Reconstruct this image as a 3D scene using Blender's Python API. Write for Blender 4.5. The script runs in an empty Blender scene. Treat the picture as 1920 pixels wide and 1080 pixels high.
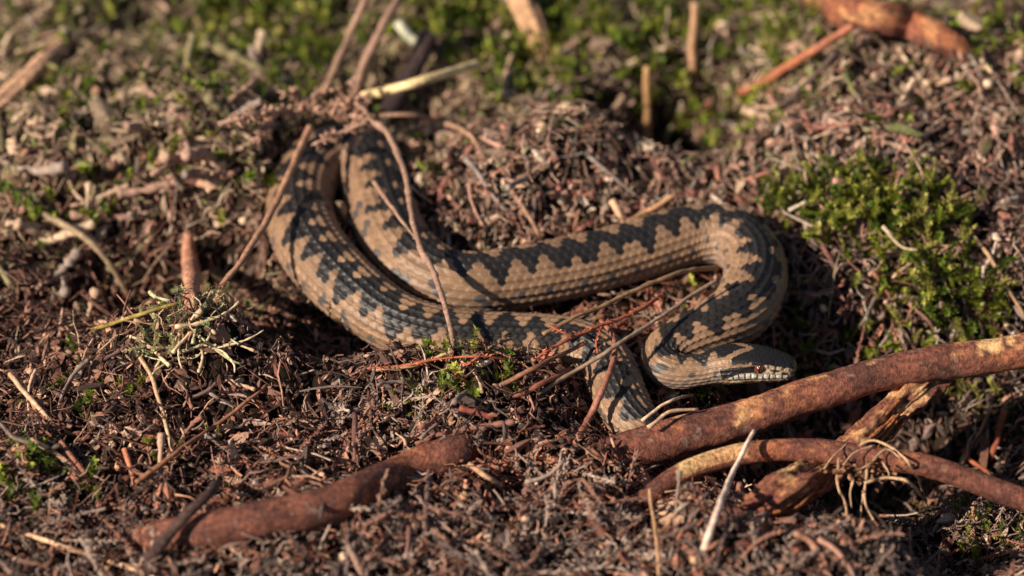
import bpy, math, random
import numpy as np
from mathutils import Vector, Matrix

# ---------------------------------------------------------------- camera, sky, sun, exposure
sc = bpy.context.scene
COL = sc.collection
PITCH = math.radians(40.0)
DIST = 1.5
LENS = 135.0
FPX = 1920.0 * LENS / 36.0
FW = np.array([0.0, math.cos(PITCH), -math.sin(PITCH)])
UPV = np.array([0.0, math.sin(PITCH), math.cos(PITCH)])
RT = np.array([1.0, 0.0, 0.0])
CAM = -FW * DIST

cam_d = bpy.data.cameras.new('camera')
cam = bpy.data.objects.new('camera', cam_d)
COL.objects.link(cam)
cam.location = Vector(CAM)
cam.rotation_euler = (math.pi / 2 - PITCH, 0, 0)
cam_d.lens = LENS
cam_d.sensor_width = 36.0
cam_d.clip_start = 0.05
cam_d.clip_end = 200.0
cam_d.dof.use_dof = True
cam_d.dof.focus_distance = 1.432
cam_d.dof.aperture_fstop = 4.3
cam_d.dof.aperture_blades = 8
sc.camera = cam

SUN_EL = math.radians(32)
SUN_AZ = math.atan2(-0.88, -0.40)          # towards the sun, clockwise from +Y
TO_SUN = np.array([math.sin(SUN_AZ) * math.cos(SUN_EL), math.cos(SUN_AZ) * math.cos(SUN_EL), math.sin(SUN_EL)])
world = bpy.data.worlds.new('World')
sc.world = world
world.use_nodes = True
wn = world.node_tree
bg = wn.nodes['Background']
sky = wn.nodes.new('ShaderNodeTexSky')
sky.sky_type = 'NISHITA'
sky.sun_disc = False
sky.sun_elevation = SUN_EL
sky.sun_rotation = SUN_AZ % (2 * math.pi)
wn.links.new(sky.outputs[0], bg.inputs[0])
bg.inputs[1].default_value = 0.05
sun_d = bpy.data.lights.new('sun', 'SUN')
sun = bpy.data.objects.new('sun', sun_d)
COL.objects.link(sun)
sun_d.energy = 5.0
sun_d.angle = math.radians(0.55)
sun_d.color = (1.0, 0.87, 0.73)
sun.rotation_euler = Vector(-TO_SUN).to_track_quat('-Z', 'Y').to_euler()
sun.location = (-2, -1, 2)
sc.view_settings.view_transform = 'Standard'
sc.view_settings.look = 'None'
sc.view_settings.gamma = 1.0
sc.view_settings.exposure = 0.38
sc.cycles.max_bounces = 5
sc.cycles.use_denoising = True

rng = np.random.default_rng(11)
MM = 0.001

# ---------------------------------------------------------------- photograph <-> place
def ray(u, v):
    return FW + RT * ((u - 960.0) / FPX) - UPV * ((v - 540.0) / FPX)
def G(u, v, z=0.0):
    """point of the sight line through a photo pixel that lies at height z (metres)"""
    d = ray(u, v)
    return CAM + d * ((z - CAM[2]) / d[2])
def project(P):
    r = P - CAM
    dep = r @ FW
    return 960 + FPX * (r @ RT) / dep, 540 - FPX * (r @ UPV) / dep
def px2m(P):
    return float((np.asarray(P) - CAM) @ FW) / FPX

def srgb(c):
    c = np.asarray(c, float) / 255.0
    return np.where(c <= 0.04045, c / 12.92, ((c + 0.055) / 1.055) ** 2.4)

# ---------------------------------------------------------------- noise
def _h(ix, iy, iz, seed):
    n = (ix.astype(np.int64) * 374761393 + iy.astype(np.int64) * 668265263 + iz.astype(np.int64) * 2147483647 + seed * 1274126177) & 0xffffffff
    n = ((n ^ (n >> 13)) * 1274126177) & 0xffffffff
    n = ((n ^ (n >> 16)) * 2246822519) & 0xffffffff
    return ((n ^ (n >> 15)) & 0xffffff) / float(0xffffff) * 2 - 1
def noise3(P, scale, seed=0):
    Q = np.asarray(P, float) * scale
    I = np.floor(Q); F = Q - I; F = F * F * (3 - 2 * F)
    out = 0
    for a in (0, 1):
        for b in (0, 1):
            for c in (0, 1):
                w = (F[:, 0] if a else 1 - F[:, 0]) * (F[:, 1] if b else 1 - F[:, 1]) * (F[:, 2] if c else 1 - F[:, 2])
                out = out + w * _h(I[:, 0] + a, I[:, 1] + b, I[:, 2] + c, seed)
    return out
def noise2(x, y, scale, seed=0):
    Qx = np.asarray(x) * scale; Qy = np.asarray(y) * scale
    ix = np.floor(Qx); iy = np.floor(Qy); fx = Qx - ix; fy = Qy - iy
    fx = fx * fx * (3 - 2 * fx); fy = fy * fy * (3 - 2 * fy)
    z = np.zeros_like(ix)
    return (_h(ix, iy, z, seed) * (1 - fx) * (1 - fy) + _h(ix + 1, iy, z, seed) * fx * (1 - fy)
            + _h(ix, iy + 1, z, seed) * (1 - fx) * fy + _h(ix + 1, iy + 1, z, seed) * fx * fy)

# ---------------------------------------------------------------- mesh helpers
def make_mesh(name, V, quads=None, tris=None, col=None, mat=None, smooth=True, extra=None):
    m = bpy.data.meshes.new(name)
    V = np.asarray(V, np.float32)
    q = np.zeros((0, 4), np.int32) if quads is None else np.asarray(quads, np.int32).reshape(-1, 4)
    t = np.zeros((0, 3), np.int32) if tris is None else np.asarray(tris, np.int32).reshape(-1, 3)
    nl = q.size + t.size
    m.vertices.add(len(V)); m.loops.add(nl); m.polygons.add(len(q) + len(t))
    m.vertices.foreach_set('co', V.ravel())
    m.loops.foreach_set('vertex_index', np.concatenate([q.ravel(), t.ravel()]))
    st = np.concatenate([np.arange(len(q)) * 4, q.size + np.arange(len(t)) * 3]).astype(np.int32)
    m.polygons.foreach_set('loop_start', st)
    m.polygons.foreach_set('use_smooth', np.full(len(st), smooth))
    m.update(calc_edges=True)
    if col is not None:
        a = m.attributes.new('col', 'FLOAT_COLOR', 'POINT')
        c4 = np.ones((len(V), 4), np.float32); c4[:, :3] = col
        a.data.foreach_set('color', c4.ravel())
    for k, arr in (extra or {}).items():
        a = m.attributes.new(k, 'FLOAT', 'POINT')
        a.data.foreach_set('value', np.asarray(arr, np.float32))
    if mat is not None:
        m.materials.append(mat)
    return m
def link(name, data, parent=None, **props):
    o = bpy.data.objects.new(name, data)
    COL.objects.link(o)
    if parent is not None:
        o.parent = parent
    for k, v in props.items():
        if v is not None:
            o[k] = v
    return o
def catmull(P, n):
    """dense curve through the rows of P (any width), roughly even spacing by first three columns"""
    P = np.asarray(P, float)
    P = np.vstack([2 * P[0] - P[1], P, 2 * P[-1] - P[-2]])
    out = []
    per = 24
    for i in range(1, len(P) - 2):
        t = np.linspace(0, 1, per, endpoint=False)[:, None]
        a, b, c, d = P[i - 1], P[i], P[i + 1], P[i + 2]
        out.append(0.5 * (2 * b + (c - a) * t + (2 * a - 5 * b + 4 * c - d) * t ** 2 + (3 * b - a - 3 * c + d) * t ** 3))
    out.append(P[-2][None])
    D = np.vstack(out)
    s = np.concatenate([[0], np.cumsum(np.linalg.norm(np.diff(D[:, :3], axis=0), axis=1))])
    si = np.linspace(0, s[-1], n)
    return np.stack([np.interp(si, s, D[:, k]) for k in range(D.shape[1])], 1), si
def frames(C):
    T = np.gradient(C, axis=0); T /= np.linalg.norm(T, axis=1)[:, None] + 1e-12
    N = np.zeros_like(T)
    n = np.cross(T[0], [0.3, 0.2, 1.0]); n /= np.linalg.norm(n)
    for i in range(len(C)):
        n = n - T[i] * (n @ T[i]); n /= np.linalg.norm(n) + 1e-12
        N[i] = n
    return T, N, np.cross(T, N)
def grid_faces(nr, ns, off=0):
    i = np.arange(nr - 1)[:, None]; j = np.arange(ns)[None]
    a = i * ns + j; b = i * ns + (j + 1) % ns
    return (np.stack([a, b, b + ns, a + ns], -1).reshape(-1, 4) + off)
def tube(C, R, ns=10, rough=0.0, rs=(60, 400), seed=0, flat=None):
    """closed tube along C with radius R (m); rough: relative unevenness"""
    T, N, B = frames(C)
    a = np.linspace(0, 2 * math.pi, ns, endpoint=False)
    D = np.cos(a)[None, :, None] * N[:, None] + np.sin(a)[None, :, None] * B[:, None]
    V = C[:, None] + D * R[:, None, None]
    if rough:
        P = V.reshape(-1, 3)
        k = 1 + rough * (noise3(P, rs[0], seed) + 0.55 * noise3(P, rs[1], seed + 1) + 0.3 * noise3(P, rs[1] * 3, seed + 2))
        V = C[:, None] + (V - C[:, None]) * k.reshape(len(C), ns)[..., None]
    n = len(C)
    q = grid_faces(n, ns)
    V = V.reshape(-1, 3)
    t = []
    c0 = len(V)
    V = np.vstack([V, C[:1] - T[:1] * R[0] * 0.15, C[-1:] + T[-1:] * R[-1] * 0.15])
    for j in range(ns):
        t.append((c0, (j + 1) % ns, j)); t.append((c0 + 1, (n - 1) * ns + j, (n - 1) * ns + (j + 1) % ns))
    return V, q, np.array(t)
class MB:
    def __init__(s): s.V = []; s.q = []; s.t = []; s.c = []; s.n = 0
    def add(s, V, q=None, t=None, c=(0.2, 0.1, 0.05)):
        if q is not None and len(q): s.q.append(np.asarray(q) + s.n)
        if t is not None and len(t): s.t.append(np.asarray(t) + s.n)
        s.V.append(V); s.c.append(np.broadcast_to(np.asarray(c, float), (len(V), 3))); s.n += len(V)
    def mesh(s, name, mat, smooth=True):
        return make_mesh(name, np.vstack(s.V), np.vstack(s.q) if s.q else None, np.vstack(s.t) if s.t else None, np.vstack(s.c), mat, smooth)

# ---------------------------------------------------------------- materials
def new_mat(name):
    m = bpy.data.materials.new(name); m.use_nodes = True
    return m, m.node_tree.nodes, m.node_tree.links, m.node_tree.nodes['Principled BSDF']
def attr_mat(name, rough=0.7, spec=0.3, var=0.35, vscale=900.0, bump=0.25, bscale=2500.0, objcol=False, trans=0.0, attr='col', coat=0.0, bdist=0.0003):
    m, N, L, P = new_mat(name)
    if objcol:
        src = N.new('ShaderNodeObjectInfo'); so = src.outputs['Color']
    else:
        src = N.new('ShaderNodeAttribute'); src.attribute_name = attr; so = src.outputs['Color']
    geo = N.new('ShaderNodeNewGeometry')
    no = N.new('ShaderNodeTexNoise'); no.inputs['Scale'].default_value = vscale; no.inputs['Detail'].default_value = 3
    L.new(geo.outputs['Position'], no.inputs['Vector'])
    mr = N.new('ShaderNodeMapRange'); mr.inputs[1].default_value = 0.3; mr.inputs[2].default_value = 0.7
    mr.inputs[3].default_value = 1 - var; mr.inputs[4].default_value = 1 + var
    L.new(no.outputs['Fac'], mr.inputs[0])
    mx = N.new('ShaderNodeVectorMath'); mx.operation = 'SCALE'
    L.new(so, mx.inputs[0]); L.new(mr.outputs[0], mx.inputs['Scale'])
    L.new(mx.outputs[0], P.inputs['Base Color'])
    P.inputs['Roughness'].default_value = rough
    P.inputs['Specular IOR Level'].default_value = spec
    if coat: P.inputs['Coat Weight'].default_value = coat
    if bump:
        nb = N.new('ShaderNodeTexNoise'); nb.inputs['Scale'].default_value = bscale; nb.inputs['Detail'].default_value = 2
        L.new(geo.outputs['Position'], nb.inputs['Vector'])
        bp = N.new('ShaderNodeBump'); bp.inputs['Strength'].default_value = bump; bp.inputs['Distance'].default_value = bdist; nb.inputs['Detail'].default_value = 5; nb.inputs['Roughness'].default_value = 0.65
        L.new(nb.outputs['Fac'], bp.inputs['Height']); L.new(bp.outputs[0], P.inputs['Normal'])
    if trans:
        tr = N.new('ShaderNodeBsdfTranslucent'); L.new(mx.outputs[0], tr.inputs['Color'])
        ms = N.new('ShaderNodeMixShader'); ms.inputs[0].default_value = trans
        L.new(P.outputs[0], ms.inputs[1]); L.new(tr.outputs[0], ms.inputs[2])
        L.new(ms.outputs[0], N['Material Output'].inputs['Surface'])
    return m
M_LITTER = attr_mat('litter_fragments', 0.75, 0.25, 0.35, 700, 0.4, 2200)
M_STICK = attr_mat('dry_stem', 0.6, 0.35, 0.35, 600, 0.5, 1800)
M_PIECE = attr_mat('loose_piece', 0.7, 0.3, 0.35, 500, 0.5, 1800, objcol=True)
M_MOSS = attr_mat('moss_leaf', 0.55, 0.35, 0.3, 500, 0.0, trans=0.3)
M_BARK = attr_mat('red_bark', 0.7, 0.3, 0.55, 520, 1.0, 900, bdist=0.0011)
M_SKIN = attr_mat('snake_skin', 0.46, 0.42, 0.2, 1500, 0.25, 3000)
M_SOIL = attr_mat('peat_soil', 0.9, 0.1, 0.4, 300, 0.8, 500)

def flat_mat(name, c, rough, spec=0.5, coat=0.0):
    m, N, L, P = new_mat(name)
    geo = N.new('ShaderNodeNewGeometry')
    no = N.new('ShaderNodeTexNoise'); no.inputs['Scale'].default_value = 1800
    L.new(geo.outputs['Position'], no.inputs['Vector'])
    r = N.new('ShaderNodeMix'); r.data_type = 'RGBA'
    r.inputs[6].default_value = (*[x * 0.7 for x in c], 1); r.inputs[7].default_value = (*[min(1, x * 1.3) for x in c], 1)
    L.new(no.outputs['Fac'], r.inputs[0]); L.new(r.outputs[2], P.inputs['Base Color'])
    P.inputs['Roughness'].default_value = rough; P.inputs['Specular IOR Level'].default_value = spec
    P.inputs['Coat Weight'].default_value = coat
    return m
M_IRIS = flat_mat('red_iris', (0.16, 0.022, 0.012), 0.12, 0.6, 1.0)
M_PUPIL = flat_mat('black_pupil', (0.004, 0.003, 0.003), 0.1, 0.6, 1.0)

# ---------------------------------------------------------------- snake axis: pixel of the body's centre line, height mm, half width px, roll deg
AX = [
    (1493, 692, 14.5, 30, 16), (1470, 688, 15, 30, 16), (1420, 681, 15.5, 30, 17), (1370, 681, 14.5, 32, 18), (1335, 688, 12.5, 31, 19),
    (1305, 696, 11, 33, 20), (1277, 698, 10, 35, 20), (1252, 691, 10, 38, 18), (1241, 674, 10, 39, 14), (1255, 653, 11, 42, 8),
    (1290, 634, 12, 47, 6), (1338, 613, 13, 52, 8), (1385, 586, 14, 56, 14), (1412, 543, 15, 58, 18), (1414, 497, 15, 58, 18),
    (1393, 462, 15, 58, 12), (1355, 443, 14.5, 58, 6), (1305, 440, 14, 57, 2), (1250, 453, 13.5, 57, -2), (1200, 468, 13, 57, -4),
    (1100, 496, 12.5, 58, -5), (1000, 516, 12.5, 59, -4), (940, 526, 12.5, 59, -2), (890, 532, 12.5, 60, 2), (840, 527, 12.5, 61, 6),
    (795, 507, 12.5, 62, 8), (757, 472, 12.5, 62, 10), (731, 430, 12.5, 62, 12), (716, 390, 12.5, 61, 12), (704, 350, 12.5, 61, 12),
    (690, 316, 12.5, 60, 12), (662, 296, 12.5, 58, 10), (625, 295, 12.5, 58, 10), (590, 316, 12.5, 59, 10), (568, 352, 12.5, 60, 10),
    (562, 398, 12, 61, 10), (575, 446, 12, 62, 10), (603, 490, 12, 62, 12), (640, 529, 12, 61, 14), (680, 563, 12, 59, 18),
    (724, 594, 11.5, 57, 22), (778, 618, 11, 55, 22), (856, 635, 10.5, 54, 22), (950, 640, 10, 53, 20), (1030, 643, 10, 52, 20),
    (1085, 651, 9.5, 51, 20), (1125, 672, 9, 50, 18), (1147, 706, 8, 50, 14), (1165, 748, 7, 48, 12), (1186, 786, 5, 45, 10),
    (1216, 815, 2, 40, 8), (1262, 832, -3, 34, 5), (1310, 842, -8, 26, 0), (1360, 850, -11, 12, 0)]
pts = []
for (u, v, z, r, ro) in AX:
    p = G(u, v, z * MM)
    pts.append((*p, r * px2m(p), ro))
pts = np.array(pts)
AXD, AXS = catmull(pts, 2400)
for _ in range(12):                                     # smooth the bends a little
    AXD[1:-1] = 0.25 * AXD[:-2] + 0.5 * AXD[1:-1] + 0.25 * AXD[2:]
AXS = np.concatenate([[0], np.cumsum(np.linalg.norm(np.diff(AXD[:, :3], axis=0), axis=1))])
AXK = AXD[::8]                                          # coarse copy for distance tests

def snake_dist(P, xy_only=False):
    """signed distance of points to the snake's body, and height of its underside"""
    P = np.asarray(P, float)
    best = np.full(len(P), 9.0); idx = np.zeros(len(P), int)
    for a in range(0, len(P), 20000):
        Q = P[a:a + 20000]
        if xy_only:
            d2 = (Q[:, None, 0] - AXK[None, :, 0]) ** 2 + (Q[:, None, 1] - AXK[None, :, 1]) ** 2
            d = np.sqrt(d2) - 0 * AXK[None, :, 3]
            k = np.argmin(d - AXK[None, :, 3], 1)
        else:
            d = np.sqrt(((Q[:, None] - AXK[None, :, :3]) ** 2).sum(-1))
            k = np.argmin(d - AXK[None, :, 3], 1)
        best[a:a + 20000] = d[np.arange(len(Q)), k]; idx[a:a + 20000] = k
    return best, idx

# ---------------------------------------------------------------- ground
MOUNDS = [  # pixel on the flat ground, spread x mm, spread y mm, height mm
    (1020, 360, 38, 27, 33), (1740, 235, 62, 44, 42), (1480, 335, 30, 22, 14), (395, 695, 25, 20, 40), (400, 330, 42, 34, 20), (150, 330, 40, 26, 14),
    (900, 60, 90, 36, 14), (120, 90, 60, 50, 8), (1000, 885, 34, 20, 9), (850, 1075, 90, 30, 12), (1690, 470, 30, 26, 14),
    (1625, 1050, 18, 14, 26), (1350, 1000, 24, 22, 8), (150, 850, 40, 30, 10), (700, 780, 34, 18, 5),
    (1255, 262, 24, 17, -48), (1330, 230, 22, 16, -22), (1610, 748, 30, 21, -58), (1850, 740, 34, 24, -30), (1580, 610, 26, 22, -10),
    (545, 635, 22, 17, -26), (290, 560, 20, 14, -26), (1730, 300, 12, 10, -14), (1770, 965, 34, 24, -40), (620, 395, 9, 12, -8),
    (820, 420, 14, 14, -8), (435, 500, 16, 12, -16), (1270, 900, 16, 10, -9), (1200, 945, 14, 10, -8), (1460, 935, 18, 12, -6), (800, 745, 40, 9, 7), (940, 740, 24, 9, 7), (700, 722, 16, 9, 5), (1490, 850, 30, 12, -14), (1180, 800, 20, 14, -10), (200, 440, 30, 12, -8), (1500, 1000, 20, 12, -4)]
MND = [(*G(u, v)[:2], sx * MM, sy * MM, h * MM) for (u, v, sx, sy, h) in MOUNDS]
def t_raw(x, y):
    z = np.zeros_like(x)
    for (cx, cy, sx, sy, h) in MND:
        z = z + h * np.exp(-0.5 * (((x - cx) / sx) ** 2 + ((y - cy) / sy) ** 2))
    z = z + 0.0072 * noise2(x, y, 26, 3) + 0.0042 * noise2(x, y, 62, 4) + 0.0024 * noise2(x, y, 140, 5)
    z = z + 0.02 * noise2(x, y, 1.7, 8) * np.clip((np.hypot(x, y) - 0.3) / 0.6, 0, 1)
    return z
def t_carved(x, y):
    z = t_raw(x, y)
    P = np.stack([x, y, np.zeros_like(x)], 1)
    near = (np.abs(x) < 0.2) & (y > -0.12) & (y < 0.14)
    d, k = snake_dist(P[near], True)
    a = AXK[k]
    r = a[:, 3]
    under = a[:, 2] - np.sqrt(np.clip(r ** 2 - d ** 2, 0, None)) * 0.95
    side = a[:, 2] - 0.1 * r + (d - r) * 1.6              # the litter lies pressed against the flanks
    lim = np.where(d < r, np.minimum(under, a[:, 2] - 0.1 * r), side)
    zz = z[near]
    z[near] = np.minimum(zz, lim)
    return z
HX = np.arange(-0.36, 0.3601, 0.0025); HY = np.arange(-0.32, 0.4001, 0.0025)
_gx, _gy = np.meshgrid(HX, HY)
HM = t_carved(_gx.ravel().copy(), _gy.ravel().copy()).reshape(_gx.shape)
def H(x, y):
    x = np.asarray(x, float); y = np.asarray(y, float)
    fx = np.clip((x - HX[0]) / 0.0025, 0, len(HX) - 1.001); fy = np.clip((y - HY[0]) / 0.0025, 0, len(HY) - 1.001)
    i = fx.astype(int); j = fy.astype(int); a = fx - i; b = fy - j
    return (HM[j, i] * (1 - a) * (1 - b) + HM[j, i + 1] * a * (1 - b) + HM[j + 1, i] * (1 - a) * b + HM[j + 1, i + 1] * a * b)
def S(u, v, dz=0.0):
    """where the sight line of a photo pixel meets the ground raised by dz mm"""
    d = ray(u, v)
    t = np.linspace(1.25, 1.95, 1400)
    P = CAM[None] + t[:, None] * d[None]
    f = P[:, 2] - H(P[:, 0], P[:, 1]) - dz * MM
    k = np.argmax(f < 0) if (f < 0).any() else len(t) - 1
    return P[k]

ex = np.array([0.40, 0.46, 0.55, 0.7, 1.0, 1.6, 3, 6, 14])
gx = np.concatenate([-ex[::-1], HX, ex]); gy = np.concatenate([-ex[::-1], HY, ex + 0.04])
X, Y = np.meshgrid(gx, gy)
Z = t_raw(X.ravel(), Y.ravel()).reshape(X.shape)
Z[len(ex):len(ex) + len(HY), len(ex):len(ex) + len(HX)] = HM
Vg = np.stack([X, Y, Z], -1).reshape(-1, 3)
ny, nx = X.shape
ii = np.arange(ny - 1)[:, None] * nx + np.arange(nx - 1)[None]
qg = np.stack([ii, ii + 1, ii + 1 + nx, ii + nx], -1).reshape(-1, 4)
nz = noise3(Vg, 120, 3)[:, None]
cg = np.array([0.026, 0.016, 0.011]) * (1 + 0.5 * nz)
g = link('ground', make_mesh('ground', Vg, qg, None, cg, M_SOIL), kind='structure', label='dark peaty heath soil under the litter')

# ---------------------------------------------------------------- the snake
def pchip(x, xs, ys):
    # smooth monotone-ish interpolation
    xs = np.asarray(xs, float); ys = np.asarray(ys, float)
    m = np.gradient(ys, xs)
    k = np.clip(np.searchsorted(xs, x) - 1, 0, len(xs) - 2)
    h = xs[k + 1] - xs[k]; t = np.clip((x - xs[k]) / h, 0, 1)
    return ((2 * t ** 3 - 3 * t ** 2 + 1) * ys[k] + (t ** 3 - 2 * t ** 2 + t) * h * m[k] + (-2 * t ** 3 + 3 * t ** 2) * ys[k + 1] + (t ** 3 - t ** 2) * h * m[k + 1])
HEAD = 31.0                                              # mm, snout to nape
def build_snake():
    L = AXS[-1] / MM
    s_head = np.concatenate([[0.02, 0.12, 0.3, 0.55, 0.85], np.arange(1.2, HEAD + 7, 0.27)])
    s_body = np.arange(s_head[-1] + 0.3, L - 0.5, 0.39)
    s = np.concatenate([s_head, s_body])                 # mm
    at = lambda k: np.interp(s * MM, AXS, AXD[:, k])
    C = np.stack([at(0), at(1), at(2)], 1); R = at(3) / MM; RO = np.radians(at(4))
    T = np.gradient(C, s * MM, axis=0)
    w = 9                                                # steady tangents
    ker = np.ones(w) / w
    T = np.stack([np.convolve(np.pad(T[:, k], w // 2, 'edge'), ker, 'valid') for k in range(3)], 1)
    T /= np.linalg.norm(T, axis=1)[:, None]
    U = np.array([0, 0, 1.0]) - T * T[:, 2:3]; U /= np.linalg.norm(U, axis=1)[:, None]
    Bv = np.cross(T, U)
    D = U * np.cos(RO)[:, None] + Bv * np.sin(RO)[:, None]
    Bv = np.cross(T, D)                                  # snake's ... side
    # angular samples: 21 columns over 300 deg of back and flank, then the belly
    NC, PER = 19, 8
    half = math.radians(150)
    cc = np.linspace(-NC / 2, NC / 2, NC * PER + 1)
    th = cc / (NC / 2) * half
    thb = np.linspace(half, 2 * math.pi - half, 14)[1:-1]
    TH = np.concatenate([th, thb]); ns = len(TH)
    n = len(s)
    # cross-section sizes (mm)
    hs = [0, 0.12, 0.5, 1, 2, 4, 7, 11, 16, 21, 26, 31, 38]
    Rn = np.interp((HEAD + 7) * MM, AXS, AXD[:, 3]) / MM
    W = pchip(s, hs, [0.1, 1.4, 3.1, 4.1, 5.1, 6.0, 6.9, 7.8, 8.8, 9.6, 9.3, 8.0, Rn * 1.02])
    Ht = pchip(s, hs, [0.1, 1.0, 2.2, 2.9, 3.7, 4.4, 5.0, 5.6, 6.0, 6.2, 6.2, 6.2, Rn * 0.92])
    Hb = pchip(s, hs, [0.1, 1.2, 2.4, 3.1, 3.9, 4.7, 5.3, 5.9, 6.5, 6.8, 6.6, 6.0, Rn * 0.85])
    body = s > HEAD + 7
    W = np.where(body, R * 1.02, W); Ht = np.where(body, R * 0.95, Ht); Hb = np.where(body, R * 0.85, Hb)
    hw = np.clip((HEAD + 4 - s) / 12, 0, 1)              # 1 on the head
    ex = 2.0 + 0.75 * hw
    ct = np.cos(TH)[None]; st = np.sin(TH)[None]
    den = (np.abs(ct) ** ex[:, None] + np.abs(st) ** ex[:, None]) ** (1 / ex[:, None])
    rx = st / den * W[:, None]
    rz = ct / den * np.where(ct > 0, Ht[:, None], Hb[:, None])
    # --- scales
    p_row = 3.5 * (np.clip(R, 4, 13) / 12) ** 0.6
    q = np.concatenate([[0], np.cumsum(np.diff(s) / (0.5 * (p_row[1:] + p_row[:-1])))])
    Q = np.repeat(q[:, None], ns, 1)
    CC = np.concatenate([cc, np.full(len(thb), 99.0)])[None].repeat(n, 0)
    best = np.full(Q.shape, -1.0); bk = np.zeros(Q.shape); bj = np.zeros(Q.shape)
    k0 = np.floor(CC)
    for dk in (0, 1):
        k = k0 + dk
        off = 0.5 * (np.mod(k, 2))
        j0 = np.floor(Q - off)
        for dj in (-1, 0, 1):
            j = j0 + dj
            qj = j + off
            dx = Q - qj; dc = CC - k
            t = (dx + 0.62) / 1.42
            inside = (t > 0) & (t < 1)
            tt = np.clip(t, 1e-3, 1 - 1e-3)
            Wd = 0.80 * (np.sin(math.pi * tt ** 0.8)) ** 0.62
            a = np.abs(dc) / np.maximum(Wd, 1e-3)
            hgt = (0.25 + 0.75 * tt) * np.clip(1 - a ** 2.2, 0, 1) ** 0.5 + 0.40 * np.exp(-(dc / 0.14) ** 2) * np.clip(1 - a, 0, 1)
            hgt = np.where(inside & (a < 1), hgt, -0.5)
            m = hgt > best
            best = np.where(m, hgt, best); bk = np.where(m, k, bk); bj = np.where(m, qj, bj)
    best = np.clip(best, 0, None)
    belly = CC > 50
    scute = 0.5 + 0.5 * np.mod(Q, 1.0)
    rel = np.where(belly, scute * 0.6, best)
    fade = 1 - np.clip((HEAD - 5 - s) / 6, 0, 1)
    amp = 0.85 * np.clip(R / 11.5, 0.5, 1.1) * fade
    disp = (rel - 0.5) * amp[:, None]
    # --- colour, one value for each scale
    sj = np.interp(bj, q, s); thk = bk / (NC / 2) * 150.0  # degrees from the back line
    per = 12.0 * (np.interp(sj, s, R) / 12.2) ** 0.5
    ph = np.interp(sj, s, np.concatenate([[0], np.cumsum(np.diff(s) / (12.0 * (0.5 * (R[1:] + R[:-1]) / 12.2) ** 0.5))]))
    tri = 2 * np.abs(2 * (ph - np.floor(ph + 0.5))) - 1
    h1 = _h(bk, np.floor(bj * 2), np.zeros_like(bk), 5); h2 = _h(bk, np.floor(bj * 2), np.ones_like(bk), 6)
    slow = _h(np.floor(ph), np.zeros_like(bk), np.zeros_like(bk), 9)
    wband = 28 + 3 * slow + 3 * h1
    dark = np.abs(thk - 24 * tri) < wband
    spot_ph = np.mod(ph + np.where(thk > 0, 0.0, 0.5) + 0.0, 1.0)
    spot_d = ((np.minimum(spot_ph, 1 - spot_ph)) / 0.17) ** 2 + ((np.abs(thk) - 76 - 9 * slow) / 11) ** 2
    spot = (spot_d + 0.5 * h2 < 1.0)
    low = (np.abs(thk) > 98)
    lowspot = low & (h2 > 0.45)
    brown = np.array([0.272, 0.162, 0.093]); black = np.array([0.020, 0.017, 0.0155]); grey = np.array([0.085, 0.072, 0.068])
    pale = np.array([0.34, 0.235, 0.165]); under = np.array([0.10, 0.08, 0.068])
    col = np.broadcast_to(brown, Q.shape + (3,)).copy()
    lat = np.clip((np.abs(thk) - 70) / 40, 0, 1)[..., None]
    col = col * (1 - 0.45 * lat) + np.array([0.20, 0.158, 0.135]) * 0.45 * lat
    col *= (1 + 0.2 * h1)[..., None]
    def put(mask, c, j=0.15):
        col[mask] = np.asarray(c) * (1 + j * h2[mask])[:, None]
    put(spot, grey); put(lowspot, grey * 1.3, 0.4); put(low & (h2 < -0.55), pale, 0.2)
    put(dark, black, 0.3)
    col[belly] = under
    # crease shade painted into the colour between scales, to bring out the relief
    seam_shade = np.clip(1 - best / 0.34, 0, 1)[..., None] * (~belly)[..., None] * fade[:, None, None]
    col = col * (1 - 0.65 * seam_shade)
    # --- head
    S2 = np.repeat(s[:, None], ns, 1); A = np.abs(np.degrees(TH))[None].repeat(n, 0)
    A = np.where(A > 180, 360 - A, A)
    P3 = np.stack([S2, rx, rz], -1).reshape(-1, 3)
    n1 = noise3(P3, 0.9, 21).reshape(S2.shape); n2 = noise3(P3, 0.35, 22).reshape(S2.shape); n3 = noise3(P3, 2.0, 23).reshape(S2.shape)
    hc = np.empty(Q.shape + (3,))
    brownh = np.array([0.25, 0.15, 0.085])
    hc[:] = brownh
    hc *= (1 + 0.3 * n1)[..., None]
    cream = np.array([0.50, 0.40, 0.28]); white = np.array([0.72, 0.66, 0.55]); char = np.array([0.013, 0.0115, 0.011])
    lab = np.mod(S2 / 2.3, 1.0)
    side_mid = (A > 74) & (A <= 97)
    hc[side_mid & (n1 > 0.12)] = cream * 0.9
    hc[side_mid & (n1 < -0.2)] = char * 1.5
    canth = (A > 60) & (A <= 74) & (S2 < 12)
    hc[canth] = brownh * 0.55
    hc[canth & (np.mod(S2 / 2.6 + 0.2, 1) > 0.35)] = cream
    lip = (A > 95) & (A <= 117) & (S2 < 25)
    hc[lip] = white * 1.1
    hc[lip] *= (0.75 + 0.45 * n1[lip])[:, None]
    hc[lip & (lab < 0.25 + 0.12 * n1)] = char * 1.2
    hc[lip & (S2 > 20)] *= 0.75
    lip2 = (A > 119) & (A <= 136) & (S2 < 24)
    hc[lip2] = brownh * 0.9
    hc[lip2 & (n1 > 0.25)] = cream * 0.8
    hc[(A > 136)] = np.array([0.16, 0.115, 0.085])
    mouth = np.exp(-((A - 117.5) / 2.2) ** 2) * (S2 < 25)
    hc[mouth > 0.4] = char * 0.5
    post_lo = 67 + np.clip((S2 - 14) / 14, 0, 1) * 8
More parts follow.
